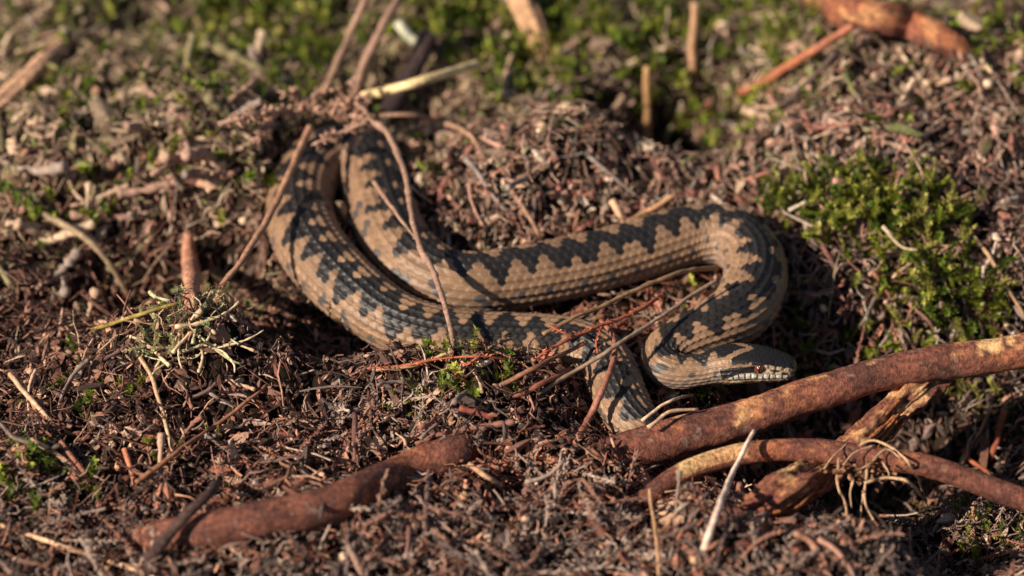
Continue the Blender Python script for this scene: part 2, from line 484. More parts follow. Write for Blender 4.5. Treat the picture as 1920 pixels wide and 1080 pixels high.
    post = (S2 > 15) & (S2 < 29) & (A > post_lo) & (A < 92 + np.clip((S2 - 20) / 8, 0, 1) * 22)
    hc[post] = char
    Sn = S2 + 1.3 * n2 + 0.5 * n1; An = A + 7 * n1 + 5 * n2
    cap = (An < 60) & (Sn > 1.2) & (Sn < 25 - 0.05 * A)
    hc[cap] = char * 1.15
    ab = (Sn - 17.0) * 5.5                               # pale stripe from the nape down to the jaw
    hc[(Sn > 16.2) & (An < ab - 8) & (An < 34)] = char
    hc[(Sn > 16.2) & (np.abs(An - ab) < 10)] = brownh * 1.25
    hc[(Sn > 25) & (An > 36) & (An < 66)] = brownh * 1.2
    plate = np.exp(-(np.mod(S2 / 4.2 + 0.25 * np.round(A / 24), 1.0) - 0.5) ** 2 / 0.002) * (A < 58)
    hc = hc * (1 + 0.25 * n3)[..., None]
    col = np.where((S2 < HEAD - 3)[..., None], hc, col)
    mix = np.clip((S2 - (HEAD - 3)) / 4, 0, 1)
    # head relief: brow ridge, lip bulge, mouth crease, small plates
    brow = 0.75 * np.exp(-((A - 57) / 9) ** 2) * np.exp(-((S2 - 13) / 4.2) ** 2)
    sock = -0.9 * np.exp(-((A - 75) / 8) ** 2) * np.exp(-((S2 - 13.3) / 2.4) ** 2)
    lipr = 0.34 * np.exp(-((A - 106) / 8) ** 2) * (S2 < 26) * (0.4 + 0.6 * np.sin(math.pi * lab) ** 0.7)
    crease = -0.55 * mouth
    hz = (brow + sock + lipr + crease - 0.16 * plate + 0.10 * n3 + 0.12 * n1 * (A > 58)) * np.clip(s / 2, 0, 1)[:, None] * (1 - np.clip((S2 - 24) / 6, 0, 1))
    disp = disp + hz
    dirv = np.stack([rx, rz], -1); dirv /= np.linalg.norm(dirv, axis=-1, keepdims=True) + 1e-9
    rx = rx + dirv[..., 0] * disp; rz = rz + dirv[..., 1] * disp
    V = C[:, None] + (Bv[:, None] * rx[..., None] + D[:, None] * rz[..., None]) * MM
    Vf = V.reshape(-1, 3)
    f = grid_faces(n, ns)
    c0 = len(Vf)
    Vf = np.vstack([Vf, C[:1], C[-1:]])
    tr = [(c0, (j + 1) % ns, j) for j in range(ns)] + [(c0 + 1, (n - 1) * ns + j, (n - 1) * ns + (j + 1) % ns) for j in range(ns)]
    cf = np.vstack([col.reshape(-1, 3), col[0, :1], col[-1, :1]])
    base = Vector((0, 0, 0))
    root = link('snake', None, label='brown snake with black zigzag back lying coiled on the heather litter', category='snake')
    link('body', make_mesh('body', Vf, f, np.array(tr), cf, M_SKIN), root)
    # eyes
    def surf(sv, deg, lift):
        i = int(np.argmin(np.abs(s - sv)))
        j = int(np.argmin(np.abs(np.degrees(TH) - deg)))
        c = V[i, j]; out = Bv[i] * math.sin(math.radians(deg)) + D[i] * math.cos(math.radians(deg))
        return c + out * lift * MM, T[i], D[i], Bv[i] * np.sign(math.sin(math.radians(deg)))
    for sg in (1, -1):
        c, t_, d_, o_ = surf(13.3, sg * 75, -0.55)
        rr = 2.15 * MM
        a = np.linspace(0, math.pi, 15)[1:-1]; b = np.linspace(0, 2 * math.pi, 24, endpoint=False)
        Sx = np.stack([np.sin(a)[:, None] * np.cos(b), np.sin(a)[:, None] * np.sin(b), np.cos(a)[:, None] + 0 * b], -1).reshape(-1, 3)
        Sx = np.vstack([Sx, [[0, 0, 1], [0, 0, -1]]])
        Rm = np.stack([t_, d_, o_], 0)
        q_ = grid_faces(len(a), 24)
        m0 = len(a) * 24
        tri_ = [(m0, j, (j + 1) % 24) for j in range(24)] + [(m0 + 1, (len(a) - 1) * 24 + (j + 1) % 24, (len(a) - 1) * 24 + j) for j in range(24)]
        eye = link('eye', make_mesh('eye', c + (Sx * rr) @ Rm, q_, tri_, None, M_IRIS), root, label='red brown glossy snake eye with slit pupil')
        link('pupil', make_mesh('pupil', c + (Sx * np.array([0.28, 0.78, 0.3]) * rr + np.array([0, 0, 0.735 * rr])) @ Rm, q_, tri_, None, M_PUPIL), eye)
    return root
build_snake()

# ---------------------------------------------------------------- branches and sticks
RB = srgb((138, 84, 66)); RB2 = srgb((94, 58, 48)); OR = srgb((182, 112, 74)); GR = srgb((140, 118, 104)); WOOD = srgb((226, 184, 128))
def path3(points):
    """(u, v, z) with z in mm above datum, or (u, v, 'g', dz) lying dz mm above the ground"""
    out = []
    for p in points:
        if len(p) == 4: out.append(S(p[0], p[1], p[3]))
        else: out.append(G(p[0], p[1], p[2] * MM))
    return np.array(out)
def bark_cols(V, C, seed, peel_glint=None, bare=0.4):
    n1 = noise3(V, 130, seed); n2 = noise3(V, 420, seed + 1); n3 = noise3(V, 1100, seed + 2); n4 = noise3(V, 55, seed + 3)
    c = RB + (RB2 - RB) * np.clip(0.5 + 0.8 * n1 + 0.35 * n2, 0, 1)[:, None]
    fl = np.clip((n2 + 0.9 * n3 - 0.72) * 4, 0, 1)[:, None] * 0.8
    c = c * (1 - fl) + GR * fl
    og = np.clip((n4 + 0.5 * n2 - 0.45) * 3.5, 0, 1)[:, None] * 0.6
    c = c * (1 - og) + OR * og
    if peel_glint is not None:
        k = np.clip((peel_glint + 0.35 * n2 + 0.2 * n1 - 0.5) * 5, 0, 1)[:, None]
        pc = OR + (WOOD - OR) * np.clip(bare + n1 * 0.6, 0, 1)[:, None]
        c = c * (1 - k) + pc * k
    return c * (1 + 0.2 * n3)[:, None]
def branch(name, label, points, radii, seed, rough=0.07, ns=40, peels_glints=(), step=0.0016, ridges=0.0, bare=0.4, mat=None, colf=None, cat='branch'):
    P = path3(points)
    R = np.array([r * px2m(p) for r, p in zip(radii, P)])
    D, s = catmull(np.column_stack([P, R]), 200)
    n = max(30, int(s[-1] / step))
    D, s = catmull(np.column_stack([P, R]), n)
    C = D[:, :3].copy()
    for k in range(3):
        C[:, k] += 0.0011 * noise3(C, 45, seed + 40 + k) * np.minimum(1, R.mean() / 0.004)
    V, q, t = tube(C, D[:, 3], ns, rough, (70, 380), seed)
    if ridges:                                           # long fibres and splits
        ang = np.tile(np.linspace(0, 2 * math.pi, ns, endpoint=False), n); ss = np.repeat(s, ns)
        Q3 = np.stack([np.cos(ang) * 3.2, np.sin(ang) * 3.2, ss * 45], 1)
        k_ = 1 + ridges * (noise3(Q3, 1.0, seed + 60) + 0.6 * noise3(Q3 * np.array([2.3, 2.3, 1.5]), 1.0, seed + 61) - 0.2)
        Cr = np.repeat(C, ns, 0); V[:-2] = Cr + (V[:-2] - Cr) * k_[:, None]
    uv = np.array(project(V)).T
    up = (V[:-2].reshape(n, ns, 3) - C[:, None]); up = up[..., 2] / (np.linalg.norm(up, axis=-1) + 1e-9)
    up = np.append(up.ravel(), [0, 0])
    peel_glint = np.zeros(len(V))
    for (u0, u1, amt, lo) in peels_glints:
        m = np.clip((uv[:, 0] - u0) / 12, 0, 1) * np.clip((u1 - uv[:, 0]) / 12, 0, 1) * np.clip((up - lo) * 3, 0, 1)
        peel_glint = np.maximum(peel_glint, m * amt)
    c = bark_cols(V, C, seed, peel_glint, bare) if colf is None else colf(V)
    o = link(name, make_mesh(name, V, q, t, c, mat or M_BARK), None, label=label, category=cat)
    return o, C, D[:, 3]

branch('fallen_branch', 'thick red barked branch with orange peeled patches passing just below the snake head',
       [(2500, 560, 30), (2150, 612, 30), (1990, 640, 27), (1900, 657, 25), (1800, 674, 22), (1640, 707, 19), (1500, 750, 14), (1400, 783, 11), (1300, 814, 8), (1200, 840, 6), (1110, 862, 2), (1040, 882, -6)],
       [30, 33, 34, 34, 33, 32, 34, 37, 39, 39, 36, 28], 31,
       peels_glints=[(1370, 1440, 0.9, 0.3), (1430, 1560, 0.8, 0.75), (1560, 1780, 0.5, 0.8), (1250, 1290, 0.6, 0.4), (1780, 2000, 0.62, 0.55)])  # peeled patches, plus thin streaks that paint highlights along the top edge
branch('fallen_branch', 'thick smooth red brown branch end half buried in litter with a dark twig across it',
       [(935, 826, 'g', -16), (890, 838, 'g', -7), (848, 850, 'g', 1.5), (800, 866, 'g', 5), (740, 892, 'g', 7), (650, 932, 'g', 7), (540, 968, 'g', 7), (420, 992, 'g', 5.5), (320, 1004, 'g', 3), (240, 1014, 'g', -3)],
       [24, 30, 35, 36, 36, 36, 36, 35, 32, 26], 61, rough=0.03, ns=64, step=0.0009)
branch('forked_branch', 'slim red branch with pale bare wood on its bend lying below the thick branch',
       [(2450, 1170, -4), (2200, 1058, 2), (2000, 970, 6), (1920, 935, 8), (1800, 893, 12), (1700, 866, 14), (1600, 853, 14), (1500, 846, 13), (1410, 852, 12), (1330, 868, 11), (1270, 893, 10), (1220, 926, 8), (1165, 964, 5)],
       [22, 24, 24, 23, 22, 22, 22, 22, 22, 22, 21, 20, 15], 81, rough=0.06, peels_glints=[(1262, 1408, 1.3, 0.15)], bare=0.95)
o, C3, R3 = branch('root_stump', 'torn fibrous orange brown root running down under the slim branch',
       [(1760, 690, 16), (1715, 735, 12), (1668, 775, 9), (1620, 822, 7), (1560, 868, 4), (1500, 905, 9), (1445, 940, 9), (1395, 972, 7), (1340, 1000, 0)],
       [30, 34, 30, 33, 36, 38, 34, 28, 20], 95, rough=0.2, ns=72, peels_glints=[(1330, 1780, 0.58, 0.0)], ridges=0.3, cat='root')
# loose strands of torn bark on the root
def strand(points, r_px, col, seed, taper=0.5, ns=6, knob=0.0, wob=0.0004, n=None):
    P = path3(points) if len(points[0]) != 3 or not isinstance(points[0], np.ndarray) else np.array(points)
    R0 = r_px * px2m(P.mean(0))
    L_ = np.linalg.norm(np.diff(P, axis=0), axis=1).sum()
    n = n or int(np.clip(L_ / 0.0015, 8, 90))
    D, s = catmull(P, n)
    for k in range(3):
        D[:, k] += wob * noise3(D, 120, seed + k) + 0.4 * wob * noise3(D, 380, seed + 7 + k)
    t = np.linspace(0, 1, n)
    R = R0 * (1 - (1 - taper) * t) * (1 + 0.12 * noise3(D, 300, seed + 3))
    if knob:
        R = R * (1 + knob * (np.clip(noise3(D, 420, seed + 5), 0, 1) ** 1.5))
    V, q, tt = tube(D, R, ns, 0.08, (200, 900), seed)
    nn = noise3(V, 300, seed); n2 = noise3(V, 90, seed + 2)
    c = np.asarray(col) * (1 + 0.28 * nn + 0.2 * n2)[:, None]
    return V, q, tt, c, D, R
rs = np.random.default_rng(12)
for k in range(16):
    i0 = int(rs.uniform(0.12, 0.75) * len(C3)); i1 = min(len(C3) - 1, i0 + int(rs.uniform(0.12, 0.25) * len(C3))); im = (i0 + i1) // 2
    side = np.array([rs.normal(0, 0.5), -0.75, rs.uniform(0.0, 0.9)]); side /= np.linalg.norm(side)
    Pk = [C3[i] + side * R3[i] * f for i, f in ((i0, 0.95), (im, 1.12 + 0.1 * rs.random()), (i1, 0.95))]
    V, q, t, c, D, R = strand([np.array(p) for p in Pk], rs.uniform(2.5, 5), srgb((176, 108, 66)) * rs.uniform(0.6, 1.1), 300 + k, 0.5, 6, 0.8, 0.0012)
    link('bark_strip', make_mesh('bark_strip', V, q, t, c, M_BARK), o)

branch('fallen_branch', 'bright orange brown branch lying on the far slope above the litter',
       [(1530, -8, 'g', 9), (1590, 25, 'g', 9), (1650, 40, 'g', 9), (1710, 52, 'g', 9), (1770, 75, 'g', 7), (1830, 112, 'g', 1)], [30, 34, 34, 32, 28, 20], 121, rough=0.12, peels_glints=[(1500, 1850, 0.62, -0.2)], bare=0.0, ridges=0.16)
DK = srgb((70, 52, 50))
def dark_bark(V):
    n1 = noise3(V, 140, 5); n2 = noise3(V, 500, 6)
    return DK * (1 + 0.4 * n1 + 0.3 * n2)[:, None]
branch('leaning_stick', 'dark purple brown stick leaning in the moss behind the yellow straw', [(700, 262, 'g', 0), (735, 200, 'g', 10), (770, 135, 'g', 16), (806, 62, 'g', 20)], [22, 21, 19, 17], 131, 0.06, 20, colf=dark_bark, cat='stick')
def tan_bark(c0, seed, a=0.3):
    c0 = srgb(c0)
    return lambda V: c0 * (1 + a * noise3(V, 160, seed) + a * noise3(V, 600, seed + 1))[:, None]
branch('bark_strip', 'pale tan weathered wood strip hanging over the far moss', [(965, -30, 'g', 16), (990, 30, 'g', 12), (1010, 80, 'g', 8), (1018, 112, 'g', 5)], [20, 22, 20, 10], 141, 0.1, 36, ridges=0.3, colf=tan_bark((205, 160, 122), 3), cat='wood')
branch('broken_stick', 'short bleached stick lying in the olive litter', [(-30, 220, 'g', 5), (20, 172, 'g', 6), (75, 125, 'g', 6), (128, 80, 'g', 4)], [17, 18, 17, 15], 151, 0.08, 30, ridges=0.2, colf=tan_bark((220, 172, 136), 4), cat='stick')
branch('broken_stick', 'upright pinkish stub of stick beside the snake loop', [(352, 440, 'g', 14), (356, 490, 'g', 12), (360, 560, 'g', 5), (362, 600, 'g', -2)], [9, 15, 16, 16], 161, 0.16, 24, colf=tan_bark((196, 140, 112), 6), cat='stick')
branch('broken_stick', 'small reddish cut stub poking from litter behind the pale stick below', [(1165, 962, 4), (1185, 950, 6), (1215, 930, 6)], [14, 17, 16], 171, 0.05, 18, colf=tan_bark((150, 92, 70), 7), cat='stick')
branch('dark_twig', 'thick dark twig lying across the half buried branch', [(410, 905, 'g', 10), (398, 922, 'g', 15), (360, 958, 'g', 17), (320, 1000, 'g', 14), (290, 1035, 'g', 9), (272, 1052, 'g', 3)], [8, 9, 10, 11, 13, 14], 181, 0.1, 14, colf=tan_bark((84, 62, 56), 8), cat='twig')

# ---- single stems, straws and twigs: name, label, category, points, half width px, colour, taper, knob
STEMS = [
 ('straw', 'pale yellow hollow straw resting on moss behind the snake loop', 'straw', [(680, 182, 'g', 24), (790, 152, 'g', 26), (896, 120, 'g', 22)], 9.5, (238, 208, 150), 0.95, 0),
 ('peeled_twig', 'short pale green lichen covered twig above the dark leaning stick', 'twig', [(746, 42, 'g', 16), (766, 64, 'g', 16), (786, 82, 'g', 14)], 11, (206, 204, 176), 0.9, 0.2),
 ('grass_stalk', 'upright tan straw standing in the dark gap behind the litter mound', 'straw', [(1214, 292, 'g', 0), (1213, 210, 'g', 12), (1214, 126, 'g', 25)], 7.5, (196, 152, 104), 0.95, 0),
 ('grass_stalk', 'upright pinkish straw against the far moss', 'straw', [(1300, 145, 'g', 2), (1299, 80, 'g', 12), (1303, 8, 'g', 22)], 9, (190, 146, 112), 0.9, 0),
 ('heather_stalk', 'straight brown stalk slanting across the outer coil of the snake', 'stalk', [(414, 540, 24), (455, 485, 27), (500, 415, 30), (545, 320, 33), (582, 238, 36)], 6.2, (172, 128, 102), 1.25, 0),
 ('grass_stalk', 'tall grey brown stalk rising beyond the snake loop', 'stalk', [(590, 205, 'g', 4), (620, 145, 'g', 16), (655, 70, 'g', 30), (692, -15, 'g', 45)], 8.5, (150, 118, 96), 0.9, 0),
 ('grass_stalk', 'second tall stalk rising beyond the snake loop, next to the yellow straw', 'stalk', [(655, 200, 'g', 4), (676, 140, 'g', 16), (708, 70, 'g', 30), (750, -15, 'g', 45)], 9.5, (152, 118, 98), 0.9, 0),
 ('heather_sprig', 'crooked dead twig arching over the snake behind the yellow straw', 'twig', [(700, 218, 'g', 30), (770, 215, 'g', 26), (830, 230, 'g', 14), (880, 252, 'g', 8), (912, 300, 'g', 2)], 5.5, (150, 116, 92), 0.7, 0.4),
 ('grass_straw', 'thin tan stem crossing the gap between the two parallel coils', 'stem', [(1345, 500, 17), (1270, 512, 25), (1190, 545, 26), (1130, 572, 27), (1075, 597, 27), (1018, 628, 25)], 5.0, (150, 116, 84), 0.7, 0.5),
 ('grass_straw', 'long straight grey brown stem pointing at the bend of the neck', 'stem', [(1008, 738, 'g', 5), (1080, 695, 19), (1150, 650, 26), (1230, 600, 26), (1300, 552, 28), (1345, 527, 30)], 4.6, (142, 118, 98), 0.75, 0.2),
 ('dead_twig', 'red brown twig leaning against the descending tail of the snake', 'twig', [(1080, 832, 'g', 1), (1105, 785, 12), (1130, 728, 20), (1150, 672, 22), (1150, 630, 22), (1125, 600, 22)], 6.5, (150, 96, 78), 0.65, 0.3),
 ('dead_twig', 'brown twig stub below the lower coil, parallel to the grey stem', 'twig', [(935, 725, 'g', 5), (1000, 690, 'g', 12), (1060, 662, 21), (1102, 640, 22)], 4.8, (140, 96, 74), 0.8, 0.3),
 ('peeled_twig', 'bleached white twig leaning on the slim red branch', 'twig', [(1318, 1034, 'g', 4), (1345, 960, 'g', 10), (1372, 890, 18), (1398, 838, 20), (1414, 808, 21)], 7.2, (236, 206, 184), 0.6, 0),
 ('straw', 'long cream straw lying flat at the lower edge of the litter', 'straw', [(-20, 978, 'g', 4), (60, 1005, 'g', 4), (120, 1026, 'g', 4), (210, 1052, 'g', 4), (300, 1088, 'g', 4)], 5, (226, 178, 140), 0.9, 0),
 ('straw', 'pale short straw leaning in the reddish litter', 'straw', [(18, 700, 'g', 10), (60, 752, 'g', 8), (112, 808, 'g', 3)], 5.0, (206, 166, 132), 0.9, 0),
 ('straw', 'thin straw crossing the pale short straw', 'straw', [(30, 708, 'g', 9), (55, 745, 'g', 7), (78, 795, 'g', 2)], 4.2, (186, 140, 106), 0.9, 0),
 ('dead_twig', 'pale tipped bent twig in front of the green mossy tuft', 'twig', [(58, 824, 'g', 10), (105, 850, 'g', 9), (140, 880, 'g', 7), (166, 915, 'g', 1)], 4.6, (196, 152, 118), 0.8, 0.2),
 ('dead_twig', 'red brown forked twig beside the pale tipped twig', 'twig', [(112, 828, 'g', 10), (140, 862, 'g', 8), (160, 890, 'g', 5), (172, 925, 'g', 0)], 5, (160, 104, 82), 0.9, 0.2),
 ('dead_twig', 'stubby orange brown twig standing in seed capsules', 'twig', [(232, 840, 'g', 9), (244, 872, 'g', 6), (256, 915, 'g', 0)], 6, (186, 116, 84), 0.8, 0.2),
 ('grass_stalk', 'thin pale stalk bending down in front of the lichen mound', 'stalk', [(262, 668, 'g', 8), (285, 710, 'g', 7), (303, 765, 'g', 7), (318, 830, 'g', 6), (330, 868, 'g', 1)], 4.2, (204, 166, 128), 0.8, 0),
 ('grass_stalk', 'blurred arched stalk sagging into a dark hollow', 'stalk', [(20, 375, 'g', 3), (90, 408, 'g', 9), (150, 440, 'g', 13), (200, 488, 'g', 14), (245, 560, 'g', 4)], 7.5, (156, 132, 104), 0.7, 0),
 ('grass_stalk', 'thin olive stalk lying up to the lichen mound', 'stalk', [(170, 618, 'g', 4), (240, 598, 'g', 10), (300, 578, 'g', 10), (350, 566, 'g', 4), (400, 556, 'g', 1)], 4, (142, 122, 62), 0.9, 0),
 ('dead_twig', 'reddish curved twig slanting over the far hollow to the orange branch', 'twig', [(1385, 176, 'g', 4), (1450, 142, 'g', 10), (1520, 98, 'g', 13), (1600, 48, 'g', 16)], 9, (168, 104, 74), 1.0, 0.2),
 ('dead_twig', 'dark twig below the reddish curved twig on the far slope', 'twig', [(1420, 228, 'g', 3), (1470, 195, 'g', 8), (1520, 150, 'g', 9), (1570, 95, 'g', 10)], 7, (84, 66, 58), 0.8, 0.2),
 ('grass_straw', 'pale stem bent over the dark mossy bank above the thick branch', 'stem', [(1835, 455, 'g', 6), (1870, 505, 'g', 9), (1900, 555, 'g', 9), (1935, 620, 'g', 6)], 4.2, (176, 140, 104), 0.7, 0),
 ('grass_straw', 'thin stem hanging at the lower edge with a pale bract at its tip', 'stem', [(1218, 918, 'g', 14), (1226, 970, 'g', 10), (1232, 1020, 'g', 8), (1238, 1085, 'g', 4)], 4.2, (176, 136, 100), 0.9, 0.2),
 ('dead_twig', 'short dark upright twig behind the half buried branch', 'twig', [(664, 775, 'g', 13), (667, 830, 'g', 8), (669, 895, 'g', 0)], 5.5, (112, 78, 70), 1.0, 0.2),
 ('heather_shoot', 'grey upright dead shoot in front of the half buried branch end', 'twig', [(806, 882, 'g', 9), (800, 930, 'g', 8), (797, 980, 'g', 7), (795, 1030, 'g', 3)], 5.5, (112, 88, 78), 0.9, 0.6),
 ('dead_twig', 'upright twig stub at the lower edge beside the grey shoots', 'twig', [(768, 985, 'g', 9), (763, 1040, 'g', 6), (755, 1085, 'g', 2)], 5, (116, 78, 68), 0.9, 0.2),
 ('dead_twig', 'red topped twig standing in shade beyond the slim branch', 'twig', [(1884, 770, 'g', 14), (1872, 815, 'g', 9), (1858, 860, 'g', 2)], 7, (150, 84, 62), 0.9, 0.2),
 ('rootlet', 'pale wiry rootlet in the shade above the slim branch', 'root', [(1858, 765, 'g', 12), (1842, 800, 'g', 8), (1822, 836, 'g', 3)], 2.6, (180, 146, 112), 0.7, 0.2),
 ('dead_twig', 'small orange twig touching the slim branch end', 'twig', [(1808, 840, 'g', 8), (1815, 860, 'g', 7), (1855, 888, 'g', 5)], 4, (176, 96, 64), 0.8, 0.2),
 ('dead_twig', 'dark twig slanting down the mossy bank beside the snake', 'twig', [(1535, 420, 'g', 12), (1548, 470, 'g', 8), (1575, 520, 'g', 3)], 5, (120, 76, 66), 0.7, 0.3),
 ('grass_straw', 'pale dead stem lying on the bright green moss', 'stem', [(1655, 425, 'g', 22), (1690, 462, 'g', 22), (1722, 470, 'g', 20)], 4, (186, 166, 130), 0.7, 0.2),
 ('dead_twig', 'thin brown twig standing on the mossy bank near the thick branch', 'twig', [(1686, 555, 'g', 2), (1740, 600, 'g', 10), (1760, 640, 'g', 4)], 3.6, (128, 92, 74), 0.7, 0.2),
 ('dead_twig', 'slim twig pinned under the upper coil beside the litter mound', 'twig', [(958, 355, 'g', 7), (985, 395, 'g', 8), (1012, 442, 'g', 6)], 5, (160, 122, 98), 0.8, 0.2),
 ('dead_twig', 'pale broad splinter resting on the upper coil', 'twig', [(1148, 375, 'g', 10), (1158, 395, 'g', 9), (1172, 420, 'g', 5)], 8, (216, 172, 136), 0.7, 0.2),
 ('dead_twig', 'tan twig lying along the top of the upper coil', 'twig', [(1170, 418, 'g', 6), (1215, 396, 'g', 8), (1262, 366, 'g', 8)], 6, (196, 148, 108), 0.7, 0.2),
 ('peeled_twig', 'white twig bit behind the bend of the upper coil', 'twig', [(1335, 368, 'g', 7), (1350, 378, 'g', 7), (1366, 388, 'g', 5)], 4.5, (232, 206, 182), 0.8, 0),
 ('peeled_twig', 'white twig bit lying on moss at the edge of the bend', 'twig', [(1480, 394, 'g', 12), (1498, 385, 'g', 13), (1512, 378, 'g', 13)], 4, (226, 206, 178), 0.8, 0),
 ('dead_twig', 'olive twig lying on the litter in front of the lower coil', 'twig', [(700, 694, 'g', 5), (760, 688, 'g', 6), (805, 675, 'g', 6), (850, 660, 'g', 8)], 4.5, (176, 146, 104), 0.7, 0.3),
 ('dead_twig', 'reddish twig lying in shade under the lower coil', 'twig', [(960, 745, 'g', 6), (1010, 722, 'g', 8), (1070, 690, 'g', 10)], 5.5, (150, 92, 70), 0.8, 0.3),
 ('dead_twig', 'red bark sliver with a pale end on the green litter', 'twig', [(862, 765, 'g', 6), (895, 772, 'g', 6), (925, 785, 'g', 4)], 7, (142, 78, 64), 0.8, 0.2),
 ('grass_straw', 'thin white stem in front of the neck bend', 'stem', [(1205, 790, 16), (1240, 762, 18), (1272, 745, 17), (1300, 742, 'g', 6)], 3, (214, 180, 150), 0.7, 0.2),
 ('grass_straw', 'second thin stem in front of the neck bend, nearer the thick branch', 'stem', [(1215, 800, 18), (1260, 772, 19), (1310, 766, 18)], 4, (204, 166, 132), 0.7, 0.4),
 ('dead_twig', 'dark knotted twig sticking up beside the red litter heap', 'twig', [(945, 790, 'g', 9), (948, 810, 'g', 7), (942, 850, 'g', 0)], 3.5, (82, 66, 60), 0.8, 0.5),
 ('dead_twig', 'pale grey twig bridging the litter between the two thick branches', 'twig', [(985, 905, 'g', 7), (1030, 890, 'g', 8), (1058, 865, 'g', 9)], 4.5, (150, 128, 116), 0.8, 0.5),
 ('dead_twig', 'flat tan splinter in the litter between the two thick branches', 'twig', [(882, 872, 'g', 7), (910, 890, 'g', 7), (940, 910, 'g', 5)], 5.5, (186, 146, 112), 0.8, 0.3),
 ('heather_shoot', 'grey twig lying at the lower edge below the red stub', 'twig', [(1130, 1062, 'g', 5), (1170, 1035, 'g', 6), (1205, 1002, 'g', 7)], 5, (164, 134, 112), 0.8, 0.4),
 ('dead_twig', 'pointed pinkish twig at the lower edge', 'twig', [(650, 1020, 'g', 9), (665, 1045, 'g', 8), (682, 1085, 'g', 3)], 6, (172, 136, 118), 1.3, 0.2),
 ('dead_twig', 'bent pale shoot leaning in front of the torn root', 'twig', [(1490, 1000, 'g', 8), (1520, 1015, 'g', 9), (1550, 1065, 'g', 4)], 6.5, (176, 124, 100), 0.8, 0.5),
 ('dead_twig', 'second bent shoot leaning in front of the torn root', 'twig', [(1535, 1010, 'g', 9), (1570, 1035, 'g', 9), (1605, 1085, 'g', 3)], 6, (170, 126, 104), 0.8, 0.5),
 ('dead_twig', 'brown twig arch over the dark hole in front of the branch end', 'twig', [(255, 905, 'g', 6), (330, 850, 'g', 8), (400, 800, 'g', 9), (462, 755, 'g', 9), (500, 722, 'g', 7)], 5, (148, 100, 74), 0.6, 0.2),
]
def strand_obj(row, seed):
    name, label, cat, points, w, c, taper, knob = row
    V, q, t, cc, D, R = strand(points, w, srgb(c), seed, taper, 8, knob)
    o = link(name, make_mesh(name, V, q, t, cc, M_STICK), None, label=label, category=cat)
    return o, D, R
made = {}
for k, row in enumerate(STEMS):
    made[row[1]] = strand_obj(row, 1000 + 13 * k)

# ---- compound dead heather: a woody stem with side twigs and clinging dry leaves
def leaf_lumps(mb, D, R, n, seed, size=(1.2, 0.5), col=(0.3, 0.15, 0.09), spread=1.0):
    """small dry leaves standing off a stem"""
    r_ = np.random.default_rng(seed)
    T, N, B = frames(D)
    for i in range(n):
        k = r_.integers(2, len(D) - 1); a = r_.uniform(0, 6.28)
        out = N[k] * math.cos(a) + B[k] * math.sin(a)
        ax = T[k] * r_.uniform(0.3, 0.9) * (-1 if r_.random() < 0.2 else 1) + out * r_.uniform(0.5, 1.0) * spread
        ax /= np.linalg.norm(ax)
        l = size[0] * MM * r_.uniform(0.6, 1.4); w = size[1] * MM * r_.uniform(0.7, 1.3)
        sd = np.cross(ax, out + 0.01); sd /= np.linalg.norm(sd) + 1e-9; nn = np.cross(ax, sd)
        p = D[k] + out * R[k] * 0.6
        V = np.array([p - ax * l * 0.1, p + ax * l * 0.45 + sd * w * 0.5, p + ax * l * 0.45 + nn * w * 0.4, p + ax * l * 0.45 - sd * w * 0.5, p + ax * l * 0.45 - nn * w * 0.4, p + ax * l])
        t = [(0, 1, 2), (0, 2, 3), (0, 3, 4), (0, 4, 1), (5, 2, 1), (5, 3, 2), (5, 4, 3), (5, 1, 4)]
        mb.add(V, None, t, np.asarray(col) * r_.uniform(0.55, 1.4))
def heather(name, label, main, w, c, sides=(), leaves=0, lcol=None, seed=0, lsize=(1.4, 0.6), taper=0.6, knob=0.7, cat='twig'):
    root = link(name, None, label=label, category=cat)
    V, q, t, cc, D, R = strand(main, w, srgb(c), seed, taper, 8, knob)
    root.location = Vector(D[0]); bpy.context.view_layer.update()
    inv = -D[0]
    link('main_stem', make_mesh('main_stem', V + inv, q, t, cc, M_STICK), root)
    allD = [(D, R)]
    for k, (p, ww) in enumerate(sides):
        V, q, t, cc, D2, R2 = strand(p, ww, srgb(c), seed + 50 + k, 0.6, 7, knob)
        link('side_twig', make_mesh('side_twig', V + inv, q, t, cc, M_STICK), root)
        allD.append((D2, R2))
    if leaves:
        mb = MB()
        for (D2, R2) in allD:
            leaf_lumps(mb, D2, R2, int(leaves * len(D2) / 40) + 3, seed + 9, lsize, srgb(lcol or c))
        m = mb.mesh('dry_leaves', M_LITTER, False)
        link('dry_leaves', m, root, kind='stuff').location = Vector(inv)
    return root
heather('dead_heather', 'knobbly dead heather stem hanging down over both coils in front of the yellow straw',
        [(690, 222, 42), (722, 246, 40), (742, 280, 38), (763, 340, 36), (772, 400, 34), (785, 455, 33), (812, 508, 31), (832, 565, 29), (846, 620, 27), (853, 662, 18)],
        6.2, (156, 122, 102), [([(700, 342, 31), (722, 372, 33), (748, 405, 34), (782, 450, 33)], 4.6), ([(688, 228, 42), (668, 236, 41), (648, 250, 38)], 5), ([(765, 345, 36), (785, 360, 34), (812, 382, 26)], 2.8)],
        6, (186, 150, 128), 4000, (1.0, 0.5), 0.75, 0.8)
